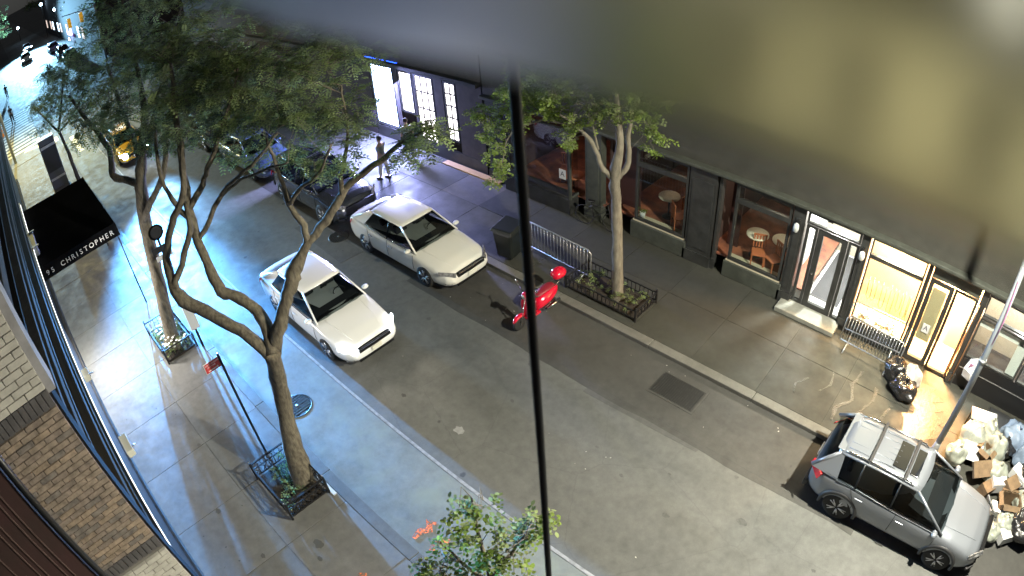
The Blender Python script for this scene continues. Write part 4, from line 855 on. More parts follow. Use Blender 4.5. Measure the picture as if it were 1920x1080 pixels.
# ================================================================== TREES
def curve_pts(pts, sub=3, jit=0.02):
    """Catmull-Rom through (x, y, z, r)"""
    out = []
    P_ = [np.array(p, float) for p in pts]
    for i in range(len(P_)-1):
        p0, p1, p2, p3 = P_[max(i-1, 0)], P_[i], P_[i+1], P_[min(i+2, len(P_)-1)]
        for k in range(sub):
            t = k/sub; q = 0.5*((2*p1)+(-p0+p2)*t+(2*p0-5*p1+4*p2-p3)*t*t+(-p0+3*p1-3*p2+p3)*t**3); q[:3] += np.random.uniform(-jit, jit, 3); q[3] *= random.uniform(0.93, 1.08); out.append(q)
    out.append(P_[-1]); return out
def px(lst, wf=1.0):
    """limb points given as (photo x, photo y, height, width in photo pixels)"""
    o = []
    for x, y, z, w in lst:
        p = G(x, y, z); d = (p-CAMP).length; o.append((p.x, p.y, p.z, max(0.004, w/FPX*d/2*wf)))
    return o
def limb(mb, pts, sub=3, n=8, jit=0.02):
    c = curve_pts(pts, sub, jit); mb.tube([q[:3] for q in c], [max(0.003, q[3]) for q in c], n, jit=0.09); return c
def twigs(mb, starts, tips, rnd, r0=0.016):
    for a, b in zip(starts, tips):
        a = Vector(a); b = Vector(b); m_ = (a+b)/2+Vector((rnd.uniform(-.12, .12), rnd.uniform(-.12, .12), rnd.uniform(-.05, .2)))
        mb.tube([a, a.lerp(m_, .6), m_, b], [r0, r0*.75, r0*.6, 0.004], 5, cap=False)
def frond_cloud(name, mats, parent, centres, n_each, size, kind, rnd, droop=0.5):
    """leaf sprays: pinnate fronds or broad leaves, as one mass of real leaflets"""
    V = []; F_ = []; MI = []
    for (c, R, n) in centres:
        for _ in range(int(n*n_each)):
            while True:
                d = Vector((rnd.uniform(-1, 1), rnd.uniform(-1, 1), rnd.uniform(-1, 1)))
                if d.length < 1: break
            p = Vector(c)+Vector((d.x*R, d.y*R, d.z*R*0.55))
            # clumping: pull towards one of several sub-centres
            s = size*rnd.uniform(0.7, 1.3); ax = Vector((rnd.uniform(-1, 1), rnd.uniform(-1, 1), rnd.uniform(-droop, 0.25))).normalized()
            up = Vector((rnd.uniform(-.5, .5), rnd.uniform(-.5, .5), 1)).normalized(); sd = ax.cross(up)
            if sd.length < 1e-3: continue
            sd.normalize(); up = sd.cross(ax); mi = rnd.randrange(len(mats))
            if kind == 'pinnate':
                k = 5
                for i in range(1, k+1):
                    u = i/k; b = p+ax*(s*u)-Vector((0, 0, s*0.25*u*u)); L = s*0.34*(1-0.5*abs(u-0.45)); w = s*0.085
                    for g in (-1, 1):
                        e = b+sd*g*L+ax*L*0.35; o = len(V); V += [b-ax*w*.5, b+sd*g*L*0.5+ax*(L*.17+w), e, b+sd*g*L*0.5+ax*(L*.17-w)]; F_.append((o, o+1, o+2, o+3)); MI.append(mi)
            else:
                k = 4
                for i in range(k):
                    u = (i+.5)/k; b = p+ax*(s*u); g = 1 if i % 2 else -1; L = s*rnd.uniform(0.35, 0.55); dr = (sd*g+ax*0.6+up*rnd.uniform(-.5, .4)).normalized(); w = L*0.34; q = dr.cross(up+ax*rnd.uniform(-.4, .4)).normalized()
                    o = len(V); V += [b, b+dr*L*.35+q*w, b+dr*L*.75+q*w*.8, b+dr*L, b+dr*L*.75-q*w*.8, b+dr*L*.35-q*w]; F_.append((o, o+1, o+2, o+3, o+4, o+5)); MI.append(mi)
    me = bpy.data.meshes.new(name); me.from_pydata([tuple(v) for v in V], [], F_); me.update()
    for m in mats: me.materials.append(m)
    me.polygons.foreach_set('material_index', MI)
    o = bpy.data.objects.new(name, me); COL.objects.link(o); o.parent = parent; tag(o, kind='stuff'); return o
def clumps(blobs, per, rnd, rs):
    """split crown blobs (photo x, y, z, R) into small clumps spread through their volume"""
    out = []
    for (x, y, z, R) in blobs:
        c = G(x, y, z)
        for _ in range(max(5, int(per*1.25*min(1.6, R*R if R < 1 else R)))):
            while True:
                d = Vector((rnd.uniform(-1, 1), rnd.uniform(-1, 1), rnd.uniform(-1, 1)))
                if d.length < 1: break
            out.append((c+Vector((d.x*R, d.y*R, d.z*R*0.6)), rnd.uniform(*rs), 1))
    return out
def make_tree(name, label, base, trunk, limbs, blobs, per, rs, n_each, size, kind, bark, leaves, seed, twig_n=1.0):
    np.random.seed(seed); random.seed(seed); rnd = random.Random(seed)
    t = thing(name, label, 'tree', (0, 0, 0)); t.location = (0, 0, 0)
    w = MB(); c = limb(w, trunk, 4, 12, 0.012); w.build('trunk', bark, t)
    nodes = [Vector(q[:3]) for q in c[len(c)//2:]]
    lm = MB()
    for l in limbs:
        o_ = MB(); cc = limb(o_, l, 4, 9, 0.018); o_.build('limb', bark, t); nodes += [Vector(q[:3]) for q in cc[2:]]
    cl = clumps(blobs, per, rnd, rs)
    tw = MB()
    for c_, r, _ in cl:
        near = min(nodes, key=lambda q: (q-c_).length+rnd.uniform(0, .5)); twigs(tw, [near], [c_], rnd, 0.010 if (near-c_).length > 1.2 else 0.006)
        if rnd.random() < .6: nodes.append((near+c_)/2)
    tag(tw.build('twigs', bark, t), kind='stuff')
    frond_cloud('foliage', leaves, t, cl, n_each, size, kind, rnd)
    # put the empty at the foot
    b = Vector(base)
    for ch in t.children: ch.location = -b
    t.location = b
    return t
make_tree('honey_locust', 'forked feathery locust tree in the ornate fenced bed, nearest on the left pavement', (-8.96, -1.23, 0),
    px([(578, 920, 0, 50), (570, 900, .15, 44), (545, 820, 1.1, 37), (528, 740, 2.2, 33), (514, 680, 3.3, 34), (510, 660, 3.6, 33)]),
    [px([(510, 670, 3.5, 27), (470, 632, 3.9, 25), (400, 592, 4.3, 25), (345, 563, 4.6, 27), (322, 525, 5.0, 20), (312, 480, 5.3, 17), (322, 420, 6.0, 15), (345, 360, 6.6, 13), (340, 260, 7.5, 9)]),
     px([(512, 662, 3.6, 28), (490, 592, 4.2, 24), (452, 560, 4.5, 22), (414, 545, 4.7, 24), (388, 490, 5.2, 19), (358, 412, 5.9, 18), (345, 330, 6.7, 16), (330, 220, 7.7, 11), (320, 120, 8.4, 7)]),
     px([(512, 655, 3.6, 29), (528, 590, 4.3, 26), (543, 540, 4.75, 25), (551, 510, 5.0, 33), (572, 465, 5.4, 18), (612, 412, 5.8, 17), (650, 352, 6.3, 15), (700, 312, 6.7, 12), (760, 262, 7.2, 8), (812, 240, 7.6, 4)]),
     px([(574, 462, 5.4, 15), (570, 425, 5.8, 14), (540, 382, 6.2, 11), (524, 330, 6.8, 8), (500, 260, 7.4, 5)]), px([(540, 384, 6.2, 9), (565, 352, 6.6, 8), (600, 322, 7, 6), (620, 270, 7.5, 4)]),
     px([(640, 372, 6.1, 10), (640, 330, 6.6, 9), (652, 250, 7.3, 6), (640, 160, 8, 4)]), px([(360, 415, 5.9, 11), (330, 385, 6.2, 10), (302, 330, 6.9, 9), (290, 230, 7.6, 6)]),
     px([(372, 455, 5.5, 9), (398, 400, 6.0, 10), (425, 350, 6.5, 8), (470, 310, 7.0, 7), (520, 250, 7.5, 4)]), px([(398, 392, 6.0, 6), (440, 345, 6.5, 6), (490, 320, 6.9, 5), (540, 305, 7.2, 3)]),
     px([(352, 402, 6.0, 12), (380, 345, 6.5, 12), (395, 300, 7, 10), (430, 200, 7.8, 7), (450, 100, 8.4, 4)]), px([(325, 540, 4.9, 13), (345, 480, 5.4, 13), (355, 430, 5.9, 12), (350, 380, 6.4, 8)])],
    [(400, 150, 8.0, 1.25), (480, 90, 8.4, 1.3), (560, 120, 8.2, 1.2), (620, 180, 7.9, .85), (650, 215, 7.6, 0.5), (480, 220, 7.5, 0.9), (370, 240, 7.4, 0.9), (560, 235, 7.3, .7), (768, 282, 7.1, 0.25), (330, 90, 8.4, 1.1), (620, 80, 8.5, 1.1),
     (430, 300, 6.8, .45), (600, 315, 6.9, .4), (520, 285, 7, .5), (545, 180, 7.9, .8), (640, 110, 8.1, .7), (440, 180, 7.9, 1.0), (640, 268, 7.2, .45), (800, 240, 7.5, .2), (340, 170, 7.9, .9)],
    15, (0.13, 0.28), 16, 0.20, 'pinnate', M_BARK, [M_LEAF, M_LEAF, M_LEAFD], 21)
make_tree('honey_locust', 'straight honey locust behind a flower bed, its dark crown filling the upper left', (-16.12, -1.54, 0),
    px([(325, 655, 0, 36), (320, 625, .4, 30), (300, 540, 1.9, 27), (277, 440, 3.4, 26), (264, 350, 4.9, 24), (266, 290, 5.7, 20), (272, 220, 6.6, 15), (262, 150, 7.5, 10), (245, 80, 8.3, 6)]),
    [px([(262, 345, 4.9, 17), (240, 338, 5.0, 15), (212, 328, 5.2, 14), (204, 280, 5.9, 12), (168, 230, 6.6, 9), (130, 180, 7.2, 6)]), px([(266, 420, 3.8, 14), (282, 380, 4.5, 13), (305, 330, 5.3, 12), (315, 250, 6.3, 10), (330, 180, 7.2, 6)]),
     px([(264, 300, 5.6, 12), (235, 220, 6.6, 9), (200, 120, 7.6, 6)])],
    [(150, 170, 7.2, 1.7), (210, 110, 8, 2.0), (290, 60, 8.6, 2.1), (200, 200, 7, 1.3), (120, 120, 7.8, 1.2), (280, 150, 7.8, 1.8), (330, 110, 8.2, 1.6), (230, 30, 8.9, 1.5), (310, 220, 7, 1.2), (170, 240, 6.5, .8), (260, 240, 6.8, 1.0), (370, 50, 8.6, 1.5), (215, 60, 8.6, 1.8), (390, 160, 7.9, 1.3), (470, 140, 7.8, 1.3)],
    15, (0.20, 0.40), 17, 0.26, 'pinnate', M_BARK, [M_LEAF, M_LEAF, M_LEAFD], 22)
make_tree('young_tree', 'slim dark young tree near the corner by the tall kiosk', (-34.0, -1.1, 0),
    px([(148, 338, 0, 8), (132, 295, 1.6, 7), (118, 262, 3.0, 6), (110, 245, 3.6, 6)]),
    [px([(112, 248, 3.5, 5), (90, 228, 4.0, 4), (65, 200, 4.6, 3)]), px([(110, 246, 3.6, 5), (115, 200, 4.8, 4), (118, 150, 6.0, 3)]), px([(112, 246, 3.6, 4), (130, 225, 4.2, 3), (150, 190, 5, 3)])],
    [(95, 190, 4.9, 1.3), (130, 175, 5.4, 1.4), (70, 200, 4.5, .8), (110, 140, 6.2, 1.2), (70, 245, 3.6, .5), (160, 210, 4.7, .9)],
    26, (0.22, 0.42), 15, 0.22, 'pinnate', mat('dark_bark', (0.04, 0.035, 0.03), 0.9), [M_LEAFD, M_LEAF], 23)
make_tree('street_tree', 'pale trunked tree with yellow-green leaves in a low fenced bed on the far pavement', (-7.62, 8.18, 0),
    px([(1160, 566, 0, 27), (1158, 545, .3, 22), (1157, 450, 1.8, 20), (1155, 370, 3.0, 19), (1153, 330, 3.7, 21), (1162, 270, 4.6, 15), (1158, 210, 5.5, 12), (1150, 150, 6.4, 7)]),
    [px([(1148, 332, 3.65, 11), (1128, 312, 3.95, 10), (1112, 270, 4.5, 9), (1085, 240, 4.9, 6), (1050, 215, 5.2, 4)]), px([(1160, 332, 3.65, 12), (1178, 305, 4.05, 11), (1178, 255, 4.8, 10), (1190, 200, 5.6, 6)]),
     px([(1120, 280, 4.3, 5), (1112, 240, 4.9, 4), (1100, 200, 5.5, 3)]), px([(1085, 240, 4.9, 5), (1020, 225, 4.9, 4), (960, 250, 4.4, 3), (940, 310, 3.8, 2)])],
    [(1080, 90, 7.2, 1.2), (1200, 110, 7.0, 1.2), (1000, 80, 7.2, 1.1), (1262, 170, 6.0, .7), (1150, 40, 8, 1.2), (955, 180, 5.2, .6), (920, 250, 4.3, .35), (945, 310, 3.8, .3), (1000, 205, 5.1, .75), (1060, 225, 5.0, .55), (950, 225, 4.7, .6), (935, 280, 4.1, .38), (938, 335, 3.6, .33), (1100, 200, 5.4, .7), (1160, 195, 5.6, .7), (1205, 235, 4.9, .5), (1232, 270, 4.4, .33), (1195, 190, 5.7, .6), (1000, 170, 5.7, .8), (900, 215, 4.8, .5), (1065, 262, 4.6, .3), (1150, 150, 6.2, .9), (1050, 150, 6, .9)],
    44, (0.10, 0.2), 13, 0.14, 'broad', M_BARK2, [M_LEAF2, M_LEAF2, M_LEAF3], 24)
make_tree('street_tree', 'small bushy tree with pale green oval leaves rising into the bottom edge of the view', (-2.9, -1.25, 0),
    [(-2.9, -1.25, 0, .09), (-2.88, -1.22, 1.5, .08), (-2.85, -1.28, 3.0, .07), (-2.82, -1.25, 4.2, .055)],
    [[(-2.82, -1.25, 4.2, .035), (-2.95, -1.2, 4.9, .022), (-3.1, -1.1, 5.6, .01)], [(-2.82, -1.25, 4.2, .03), (-2.6, -1.15, 4.9, .02), (-2.45, -0.95, 5.5, .009)], [(-2.82, -1.25, 4.1, .03), (-2.9, -1.5, 4.8, .02), (-3.1, -1.6, 5.3, .009)]],
    [(925, 985, 5.5, .26), (875, 1010, 5.3, .27), (950, 1035, 5.2, .26), (840, 1050, 4.9, .22), (960, 1075, 5.0, .28), (895, 1075, 5.0, .30), (815, 1085, 4.8, .25), (1005, 985, 5.4, .08), (870, 960, 5.5, .12), (970, 1000, 5.3, .14)],
    60, (0.07, 0.14), 6, 0.12, 'broad', mat('thin_bark', (0.14, 0.12, 0.09), 0.85), [M_LEAF3, M_LEAF2, M_LEAF3], 25)
# far park trees beyond the crossing
for i, (x, y, z, R, lab) in enumerate([(-100, 14, 7, 6, 'dark round street tree beyond the crossing on the right of the far street'), (-112, -5, 8, 6, 'dark street tree far down the left side of the street'), (-140, 12, 9, 8, 'farthest dark tree closing the view down the street'), (-70, 12, 8, 5, 'dark street tree at the corner behind the traffic signal')]):
    rnd = random.Random(40+i); t = thing('background_tree', lab, 'tree', (x, y, 0)); w = MB().tube([(0, 0, 0), (0.1, 0, z*.5), (0, 0.2, z)], [.25, .18, .08], 8).build('trunk', M_BARK, t)
    frond_cloud('foliage', [M_LEAFD, M_LEAF], t, [(Vector((rnd.uniform(-R, R)*.7, rnd.uniform(-R, R)*.7, z+rnd.uniform(-R, R)*.4)), rnd.uniform(.9, 1.8), 1) for _ in range(60)], 22, 0.7, 'broad', rnd)
# ================================================================== BEDS AND FENCES
def flowers(t, x0, x1, y0, y1, n, z, rnd, fl=True, size=0.11, name='plants', h=0.35):
    V = [((rnd.uniform(x0, x1), rnd.uniform(y0, y1), z+rnd.uniform(.02, h)), 0.09, 1) for _ in range(n)]
    frond_cloud(name, [M_LEAF, M_LEAF3, M_LEAFD], t, V, 5, size, 'broad', rnd)
    if fl:
        q = MB()
        for _ in range(n):
            c = Vector((rnd.uniform(x0, x1), rnd.uniform(y0, y1), z+rnd.uniform(.2, h+.08)))
            for k in range(5):
                a = k*2*PI/5+rnd.random(); r_ = 0.045; d1 = Vector((math.cos(a), math.sin(a), .3))*r_; d2 = Vector((-math.sin(a), math.cos(a), 0))*r_*.5
                q.add([c, c+d1*.6+d2, c+d1*1.1, c+d1*.6-d2], [(0, 1, 2, 3)])
        tag(q.build('flowers', M_FLOWER, t), kind='stuff')
def bed(label, x0, x1, y0, y1, sides, fh, fl, seed, lattice=False, dense=40, kerb_only=()):
    rnd = random.Random(seed); t = thing('tree_bed', label, 'planter', ((x0+x1)/2, (y0+y1)/2, 0)); hx, hy = (x1-x0)/2, (y1-y0)/2
    MB().box(-hx+.04, hx-.04, -hy+.04, hy-.04, -0.05, 0.05).build('soil', M_SOIL, t)
    flowers(t, -hx+.12, hx-.12, -hy+.12, hy-.12, dense, 0.05, rnd, fl)
    for cx in (-1, 1):
        for cy in (-1, 1):
            p = MB().box(cx*hx-.025, cx*hx+.025, cy*hy-.025, cy*hy+.025, 0, fh+.05).build('post', M_BLACKM, t)
            MB().lathe([(0.001, .06), (.03, .03), (.001, 0)], (cx*hx, cy*hy, fh+.05), 'z', 8).build('finial', M_CHROME if lattice else M_BLACKM, p)
    for s in sides:
        ax = s[0]; sg = 1 if s[1] == '+' else -1
        L = hx if ax == 'y' else hy; off = (hy if ax == 'y' else hx)*sg
        def bx(u0, u1, z0, z1, w=.01, nm='bar', q=None):
            q = q or MB()
            if ax == 'y': q.box(u0, u1, off-w, off+w, z0, z1)
            else: q.box(off-w, off+w, u0, u1, z0, z1)
            return q
        bx(-L, L, fh-.03, fh, .018).build('top_rail', M_BLACKM, t); bx(-L, L, .08, .11, .014).build('bottom_rail', M_BLACKM, t)
        if lattice: bx(-L, L, fh-.20, fh-.18, .012).build('middle_rail', M_BLACKM, t)
        n = int(2*L/0.13)
        for i in range(1, n):
            u = -L+2*L*i/n; o = bx(u-.008, u+.008, .1, fh-.02 if not lattice else fh-.18, .008).build('bar', M_BLACKM, t)
        if lattice:
            n2 = int(2*L/0.18)
            for i in range(n2):
                u = -L+2*L*(i+.5)/n2; q = MB(); zc = fh-.105; r = .072; pts = [(u+r*math.cos(a), zc+r*math.sin(a)) for a in [2*PI*k/10 for k in range(11)]]
                q.tube([((a, off, b) if ax == 'y' else (off, a, b)) for a, b in pts], .009, 5); q.build('ring', M_BLACKM, t)
                q = MB()
                for (u0, z0, u1, z1) in ((-.09, .1, .09, fh-.19), (.09, .1, -.09, fh-.19)): q.tube([((u+u0, off, z0) if ax == 'y' else (off, u+u0, z0)), ((u+u1, off, z1) if ax == 'y' else (off, u+u1, z1))], .008, 5)
                q.build('cross', M_BLACKM, t)
    return t
bed('tree bed with an ornate black railing round the nearest locust trunk, few plants', -10.0, -8.5, -1.95, -0.92, ['y-', 'x-', 'x+', 'y+'], 0.52, False, 1, lattice=True, dense=30)
bed('tree bed full of white flowers with a black railing, behind the red sign', -17.3, -15.5, -1.95, -0.92, ['y-', 'x-', 'x+', 'y+'], 0.48, True, 2, dense=90)
bed('low black railed tree bed with yellowing plants on the far pavement', -9.1, -6.78, 7.6, 8.6, ['y-', 'x+', 'y+', 'x-'], 0.36, False, 3, dense=40)
for bx_ in ((-10.1, -8.35, -0.9, -0.82), ):
    struct('bed_kerb', MB().box(*bx_, -0.05, 0.03), mat('white_kerb_edge', (0.6, 0.6, 0.55), 0.7))
# ================================================================== SIGNS AND POLES
t = thing('parking_sign', 'small red sign with white lettering on a thin dark pole beside the nearest bed', 'sign', (-10.58, -1.36, 0))
MB().tube([(0, 0, 0), (0, 0, 3.12)], 0.03, 8).build('pole', mat('green_black_pole', (0.012, 0.02, 0.02), 0.4), t)
sg = MB().box(-0.006, 0.006, -0.40, -0.02, 2.80, 3.06).build('plate', mat('sign_white', (0.75, 0.72, 0.7), 0.5), t, bevel=0.004)
MB().box(0.006, 0.010, -0.388, -0.032, 2.812, 3.048).build('red_face', mat('sign_red', (0.42, 0.03, 0.03), 0.5), t)
text('lettering', 'NO STANDING', M_WHITE, t, (0.0115, -0.375, 2.985), (PI/2, 0, PI/2), 0.052, 0.001)
text('lettering', 'ANYTIME', M_WHITE, t, (0.0115, -0.34, 2.925), (PI/2, 0, PI/2), 0.05, 0.001)
MB().box(0.010, 0.013, -0.33, -0.09, 2.845, 2.865).box(0.010, 0.013, -0.12, -0.09, 2.832, 2.878).build('arrow', M_WHITE, t)
# parking sign pole behind first locust: round plate, bus stop plates, white lower panel
p = G(372, 690, 0)
t = thing('stop_sign_pole', 'dark pole with a round sign and a white notice box beside the flower bed', 'sign', (-15.35, -0.78, 0))
MB().tube([(0, 0, 0), (0, 0, 4.0)], 0.035, 8).build('pole', M_BLACKM, t)
MB().lathe([(0.001, -.01), (.22, -.01), (.22, .01), (.001, .01)], (0.04, 0, 3.9), 'x', 24).build('round_sign', M_DULL, t)
MB().lathe([(0.15, .012), (.165, .014), (.165, .018), (.15, .018)], (0.04, 0, 3.9), 'x', 24).build('ring', M_BLACKM, t)
MB().box(.03, .05, -.3, .3, 3.32, 3.5).build('name_plate', M_BLACK, t); MB().box(.03, .05, -.25, .25, 3.1, 3.25).build('notice_plate', M_CARD, t)
MB().box(.05, .12, -.14, .14, 0.7, 1.5).build('notice_box', M_CARD, t, bevel=0.01)
# curb-side lamp post by the pile at lower right
t = thing('lamp_post', 'tall grey metal lamp post rising beside the silver car', 'street lamp', (1.74, 8.15, 0))
MB().lathe([(0.16, 0), (0.16, .10), (0.11, .22), (0.085, .5)], n=12).build('base', M_STEEL, t)
MB().tube([(0, 0, .3), (0, 0, 4), (0, 0, 9.4)], [.085, .075, .055], 12).build('shaft', mat('grey_pole_paint', (0.30, 0.33, 0.35), 0.45, 0.3), t)
MB().tube([(0, 0, 9.2), (.2, -.5, 10.0), (.6, -1.6, 10.4), (.85, -2.4, 10.4)], [.05, .045, .04, .035], 8).build('arm', MATS['grey_pole_paint'], t)
MB().box(.65, 1.05, -2.95, -2.3, 10.34, 10.48).build('lamp_head', MATS['grey_pole_paint'], t, bevel=0.03)
MB().box(.72, .98, -2.85, -2.4, 10.32, 10.338).build('lens', mat('lamp_lens', (1, 1, 1), emit=(1, .95, .86), estr=20), t)
MB().tube([(.02, -.09, 3.6), (.04, -.12, 4.2), (0, -.1, 5.2)], .012, 6).build('cable', mat('pink_cable', (0.35, .12, .25), .5), t)
MB().tube([(0, 0, 3.05), (0, 0, 3.12)], .10, 12).build('clamp', M_STEEL, t)
# corner lamp, signals
t = thing('lamp_post', 'grey lamp post at the corner of the crossing on the left edge', 'street lamp', (-45.5, -4.2, 0))
MB().tube([(0, 0, 0), (0, 0, 9)], [.12, .07], 10).build('shaft', MATS['grey_pole_paint'], t); MB().tube([(0, 0, 8.9), (.5, .9, 9.3), (.8, 1.8, 9.3)], .05, 8).build('arm', MATS['grey_pole_paint'], t)
MB().box(.55, 1.05, 1.7, 2.3, 9.2, 9.32).build('lamp_head', MATS['grey_pole_paint'], t)
def signal(x, y, z, lab, red):
    s = thing('traffic_signal', lab, 'traffic light', (x, y, z)); M_Y = mat('signal_yellow_glow', (0.8, .45, .02), .4, emit=(1, .55, .05), estr=.35)  # housing and visors are no lamps: a faint glow is put into their yellow
    MB().box(-.2, .2, -.2, .2, 0, 1.1).build('housing', M_Y, s, bevel=.03)
    for i, c in enumerate((mat('lens_green', (.02, .15, .08), .3), mat('lens_amber', (.3, .15, .02), .3), mat('lens_red', (.6, .02, .02), .3, emit=(1, .08, .1), estr=25 if red else 1))):
        MB().lathe([(0.001, .02), (.13, .01), (.13, 0)], (.2, 0, .2+i*.35), 'x', 12).build('lens', c, s); MB().lathe([(.14, 0), (.14, .22)], (.2, 0, .2+i*.35), 'x', 10).build('visor', M_Y, s)
signal(-71, 5.8, 4.6, 'yellow traffic signal with a red light, left one of the hanging pair', True); signal(-68.5, 6.9, 4.9, 'yellow traffic signal, right one of the hanging pair', False)
t = thing('signal_mast', 'grey mast and arm holding the pair of yellow traffic signals', 'pole', (-66, 8.2, 0))
MB().tube([(0, 0, 0), (0, 0, 6.4)], .1, 8).build('mast', M_STEEL, t); MB().tube([(0, 0, 6.1), (-5.6, -3.0, 6.2)], .05, 8).build('arm', M_STEEL, t)
# kiosk
t = thing('street_kiosk', 'tall slim dark kiosk with two pale bands standing behind the awning', 'kiosk', (-35.4, -1.9, 0))
MB().box(-.3, .3, -.5, .5, 0, 2.9).build('body', mat('kiosk_grey', (0.06, .065, .07), .3), t, bevel=.02)
MB().box(.3, .31, -.44, .44, 1.0, 2.6).build('screen', M_BLACK, t); MB().box(.305, .32, -.46, .46, 2.4, 2.55).build('band', M_STEEL, t); MB().box(.305, .32, -.46, .46, .5, .62).build('band', M_STEEL, t); MB().box(-.31, .31, -.51, .51, 2.9, 2.94).build('cap', M_CARD, t)
p = G(8, 238, 0.5); t = thing('orange_barrel', 'bright orange road work drum at the left edge of the crossing', 'traffic barrel', (-57.5, -5.0, -0.11))
MB().lathe([(.42, 0), (.38, .1), (.36, 1.0), (.3, 1.15), (.001, 1.15)], n=16).build('drum', mat('glowing_orange', (.9, .28, .02), .5, emit=(1, .35, .03), estr=.3), t)  # drum is no lamp: its brightness is put into the orange as a glow
for z in (.3, .65): MB().lathe([(.385, z), (.385, z+.13), (.375, z+.13), (.375, z)], n=16).build('band', M_WHITE, t)
# ================================================================== BARRIERS, BIN, RUBBISH
def barrier(name, lab, loc, rz, L=2.3, H=1.08, n=20, tilt=0.0, m=None):
    m = m or M_STEEL; t = thing(name, lab, 'barrier', loc, rz, 'steel crowd control barriers'); t.rotation_euler = (tilt, 0, rz)
    MB().tube([(-L/2, 0, .22), (-L/2, 0, H-.1), (-L/2+.1, 0, H), (L/2-.1, 0, H), (L/2, 0, H-.1), (L/2, 0, .22), (-L/2, 0, .22)], .019, 8).build('frame', m, t)
    b0 = None
    for i in range(1, n):
        x = -L/2+L*i/n
        if b0 is None: b0 = MB().tube([(0, 0, .22), (0, 0, H)], .008, 5).build('bar', m, t); o = b0
        else: o = b0.copy(); COL.objects.link(o)
        o.location.x = x
    for x in (-L/2+.25, L/2-.25): MB().tube([(x, -.3, .01), (x, -.05, .18), (x, .05, .18), (x, .3, .01)], .016, 6).build('foot', m, t)
    return t
barrier('crowd_barrier', 'grey steel barrier with thin bars standing along the kerb behind the red scooter', (-9.9, 8.22, 0), math.radians(-2), L=2.45)
barrier('crowd_barrier', 'bright steel barrier leaning against the warm lit shop window', (-1.05, 10.72, 0), math.radians(2), L=1.75, tilt=math.radians(-12))
barrier('crowd_barrier', 'bright steel barrier lying slanted in front of the one at the warm lit window', (-1.0, 10.15, 0), math.radians(-3), L=1.8, H=.95, tilt=math.radians(-14))
t = thing('wheelie_bin', 'dark green lidded wheeled bin on the far kerb behind the black cable', 'bin', (-11.35, 7.78, 0), math.radians(8))
M_BIN = mat('bin_green', (0.010, 0.013, 0.012), 0.4, var=.2)
q = MB(); q.add([(-.27, -.3, .06), (.27, -.3, .06), (.27, .26, .06), (-.27, .26, .06), (-.34, -.38, .98), (.34, -.38, .98), (.34, .36, .98), (-.34, .36, .98)], [(3, 2, 1, 0), (4, 5, 6, 7), (0, 1, 5, 4), (1, 2, 6, 5), (2, 3, 7, 6), (3, 0, 4, 7)]); q.build('body', M_BIN, t, bevel=.07)
q = MB(); q.add([(-.37, -.42, .98), (.37, -.42, .98), (.37, .40, .98), (-.37, .40, .98), (-.33, -.36, 1.07), (.33, -.36, 1.07), (.33, .34, 1.12), (-.33, .34, 1.12)], [(3, 2, 1, 0), (4, 5, 6, 7), (0, 1, 5, 4), (1, 2, 6, 5), (2, 3, 7, 6), (3, 0, 4, 7)]); q.build('lid', M_BIN, t, bevel=.02)
for x in (-.26, .26): MB().lathe([(.001, -.03), (.1, -.03), (.1, .03), (.001, .03)], (x, .32, .1), 'x', 14).build('wheel', M_TYRE, t)
MB().tube([(-.3, .42, 1.0), (.3, .42, 1.0)], .018, 6).build('handle', M_PLAST, t)
def bag(lab, x, y, r, h, m, seed, group=None, z=0.0, sx=1.0):
    rnd = random.Random(seed); t = thing('rubbish_bag', lab, 'rubbish bag', (x, y, z), rnd.uniform(0, 6), group)
    bm = bmesh.new(); bmesh.ops.create_icosphere(bm, subdivisions=4, radius=1.0)
    from mathutils import noise as ns
    for v in bm.verts:
        c = v.co.copy(); k = 1+.22*ns.noise(c*1.7+Vector((seed, 0, 0)))+.09*abs(ns.noise(c*5+Vector((0, seed, 0))))+.04*ns.noise(c*11)
        v.co = Vector((c.x*r*k*sx, c.y*r*k, max(0.0, (c.z*.62+.5)*h*k) if c.z < .85 else (c.z*.62+.5)*h*k+.1*(c.z-.85)*6*h*.35))
    me = bpy.data.meshes.new('sack'); bm.to_mesh(me); bm.free(); me.materials.append(m)
    for p_ in me.polygons: p_.use_smooth = True
    o = bpy.data.objects.new('sack', me); COL.objects.link(o); o.parent = t
    MB().tube([(0, 0, h*1.05), (.02, .01, h*1.2), (.05, -.02, h*1.3)], [.035, .02, .05], 7).build('tied_neck', m, t); return t
M_BAGK = mat('black_bag', (0.012, .012, .013), .22, bump=.6, bscale=14, coat=.3); M_BAGW = mat('clear_white_bag', (.22, .235, .20), .25, bump=.6, bscale=14, coat=.4, var=.2, vscale=4); M_BAGB = mat('bluish_bag', (.16, .21, .29), .22, bump=.8, bscale=18, coat=.4)
gb = 'rubbish bags piled by the kerb'
bag('black rubbish bag slumped at the end of the bright barriers', -.05, 10.05, .36, .5, M_BAGK, 1, gb); bag('second black rubbish bag, in front of the slumped one', .32, 9.62, .36, .42, M_BAGK, 2, gb, sx=1.2)
bag('shiny grey-white rubbish bag beside the black ones under the shop door', .42, 10.05, .30, .5, mat('silver_bag', (.4, .38, .35), .25, bump=.7, bscale=12, coat=.3), 3, gb)
bag('large white plastic rubbish bag right behind the lamp post', 2.75, 9.0, .48, .62, M_BAGW, 4, gb); bag('tall white rubbish bag with brown packaging, middle of the pile', 3.35, 8.95, .42, .7, M_BAGW, 5, gb, sx=.8)
bag('bluish translucent rubbish bag against the dark shop base', 3.95, 9.75, .50, .6, M_BAGB, 6, gb); bag('crumpled white bag at the front of the silver car', 4.0, 6.75, .26, .3, M_BAGW, 7, gb); bag('black bag at the right edge of the pile', 4.7, 8.6, .5, .6, M_BAGK, 8, gb)
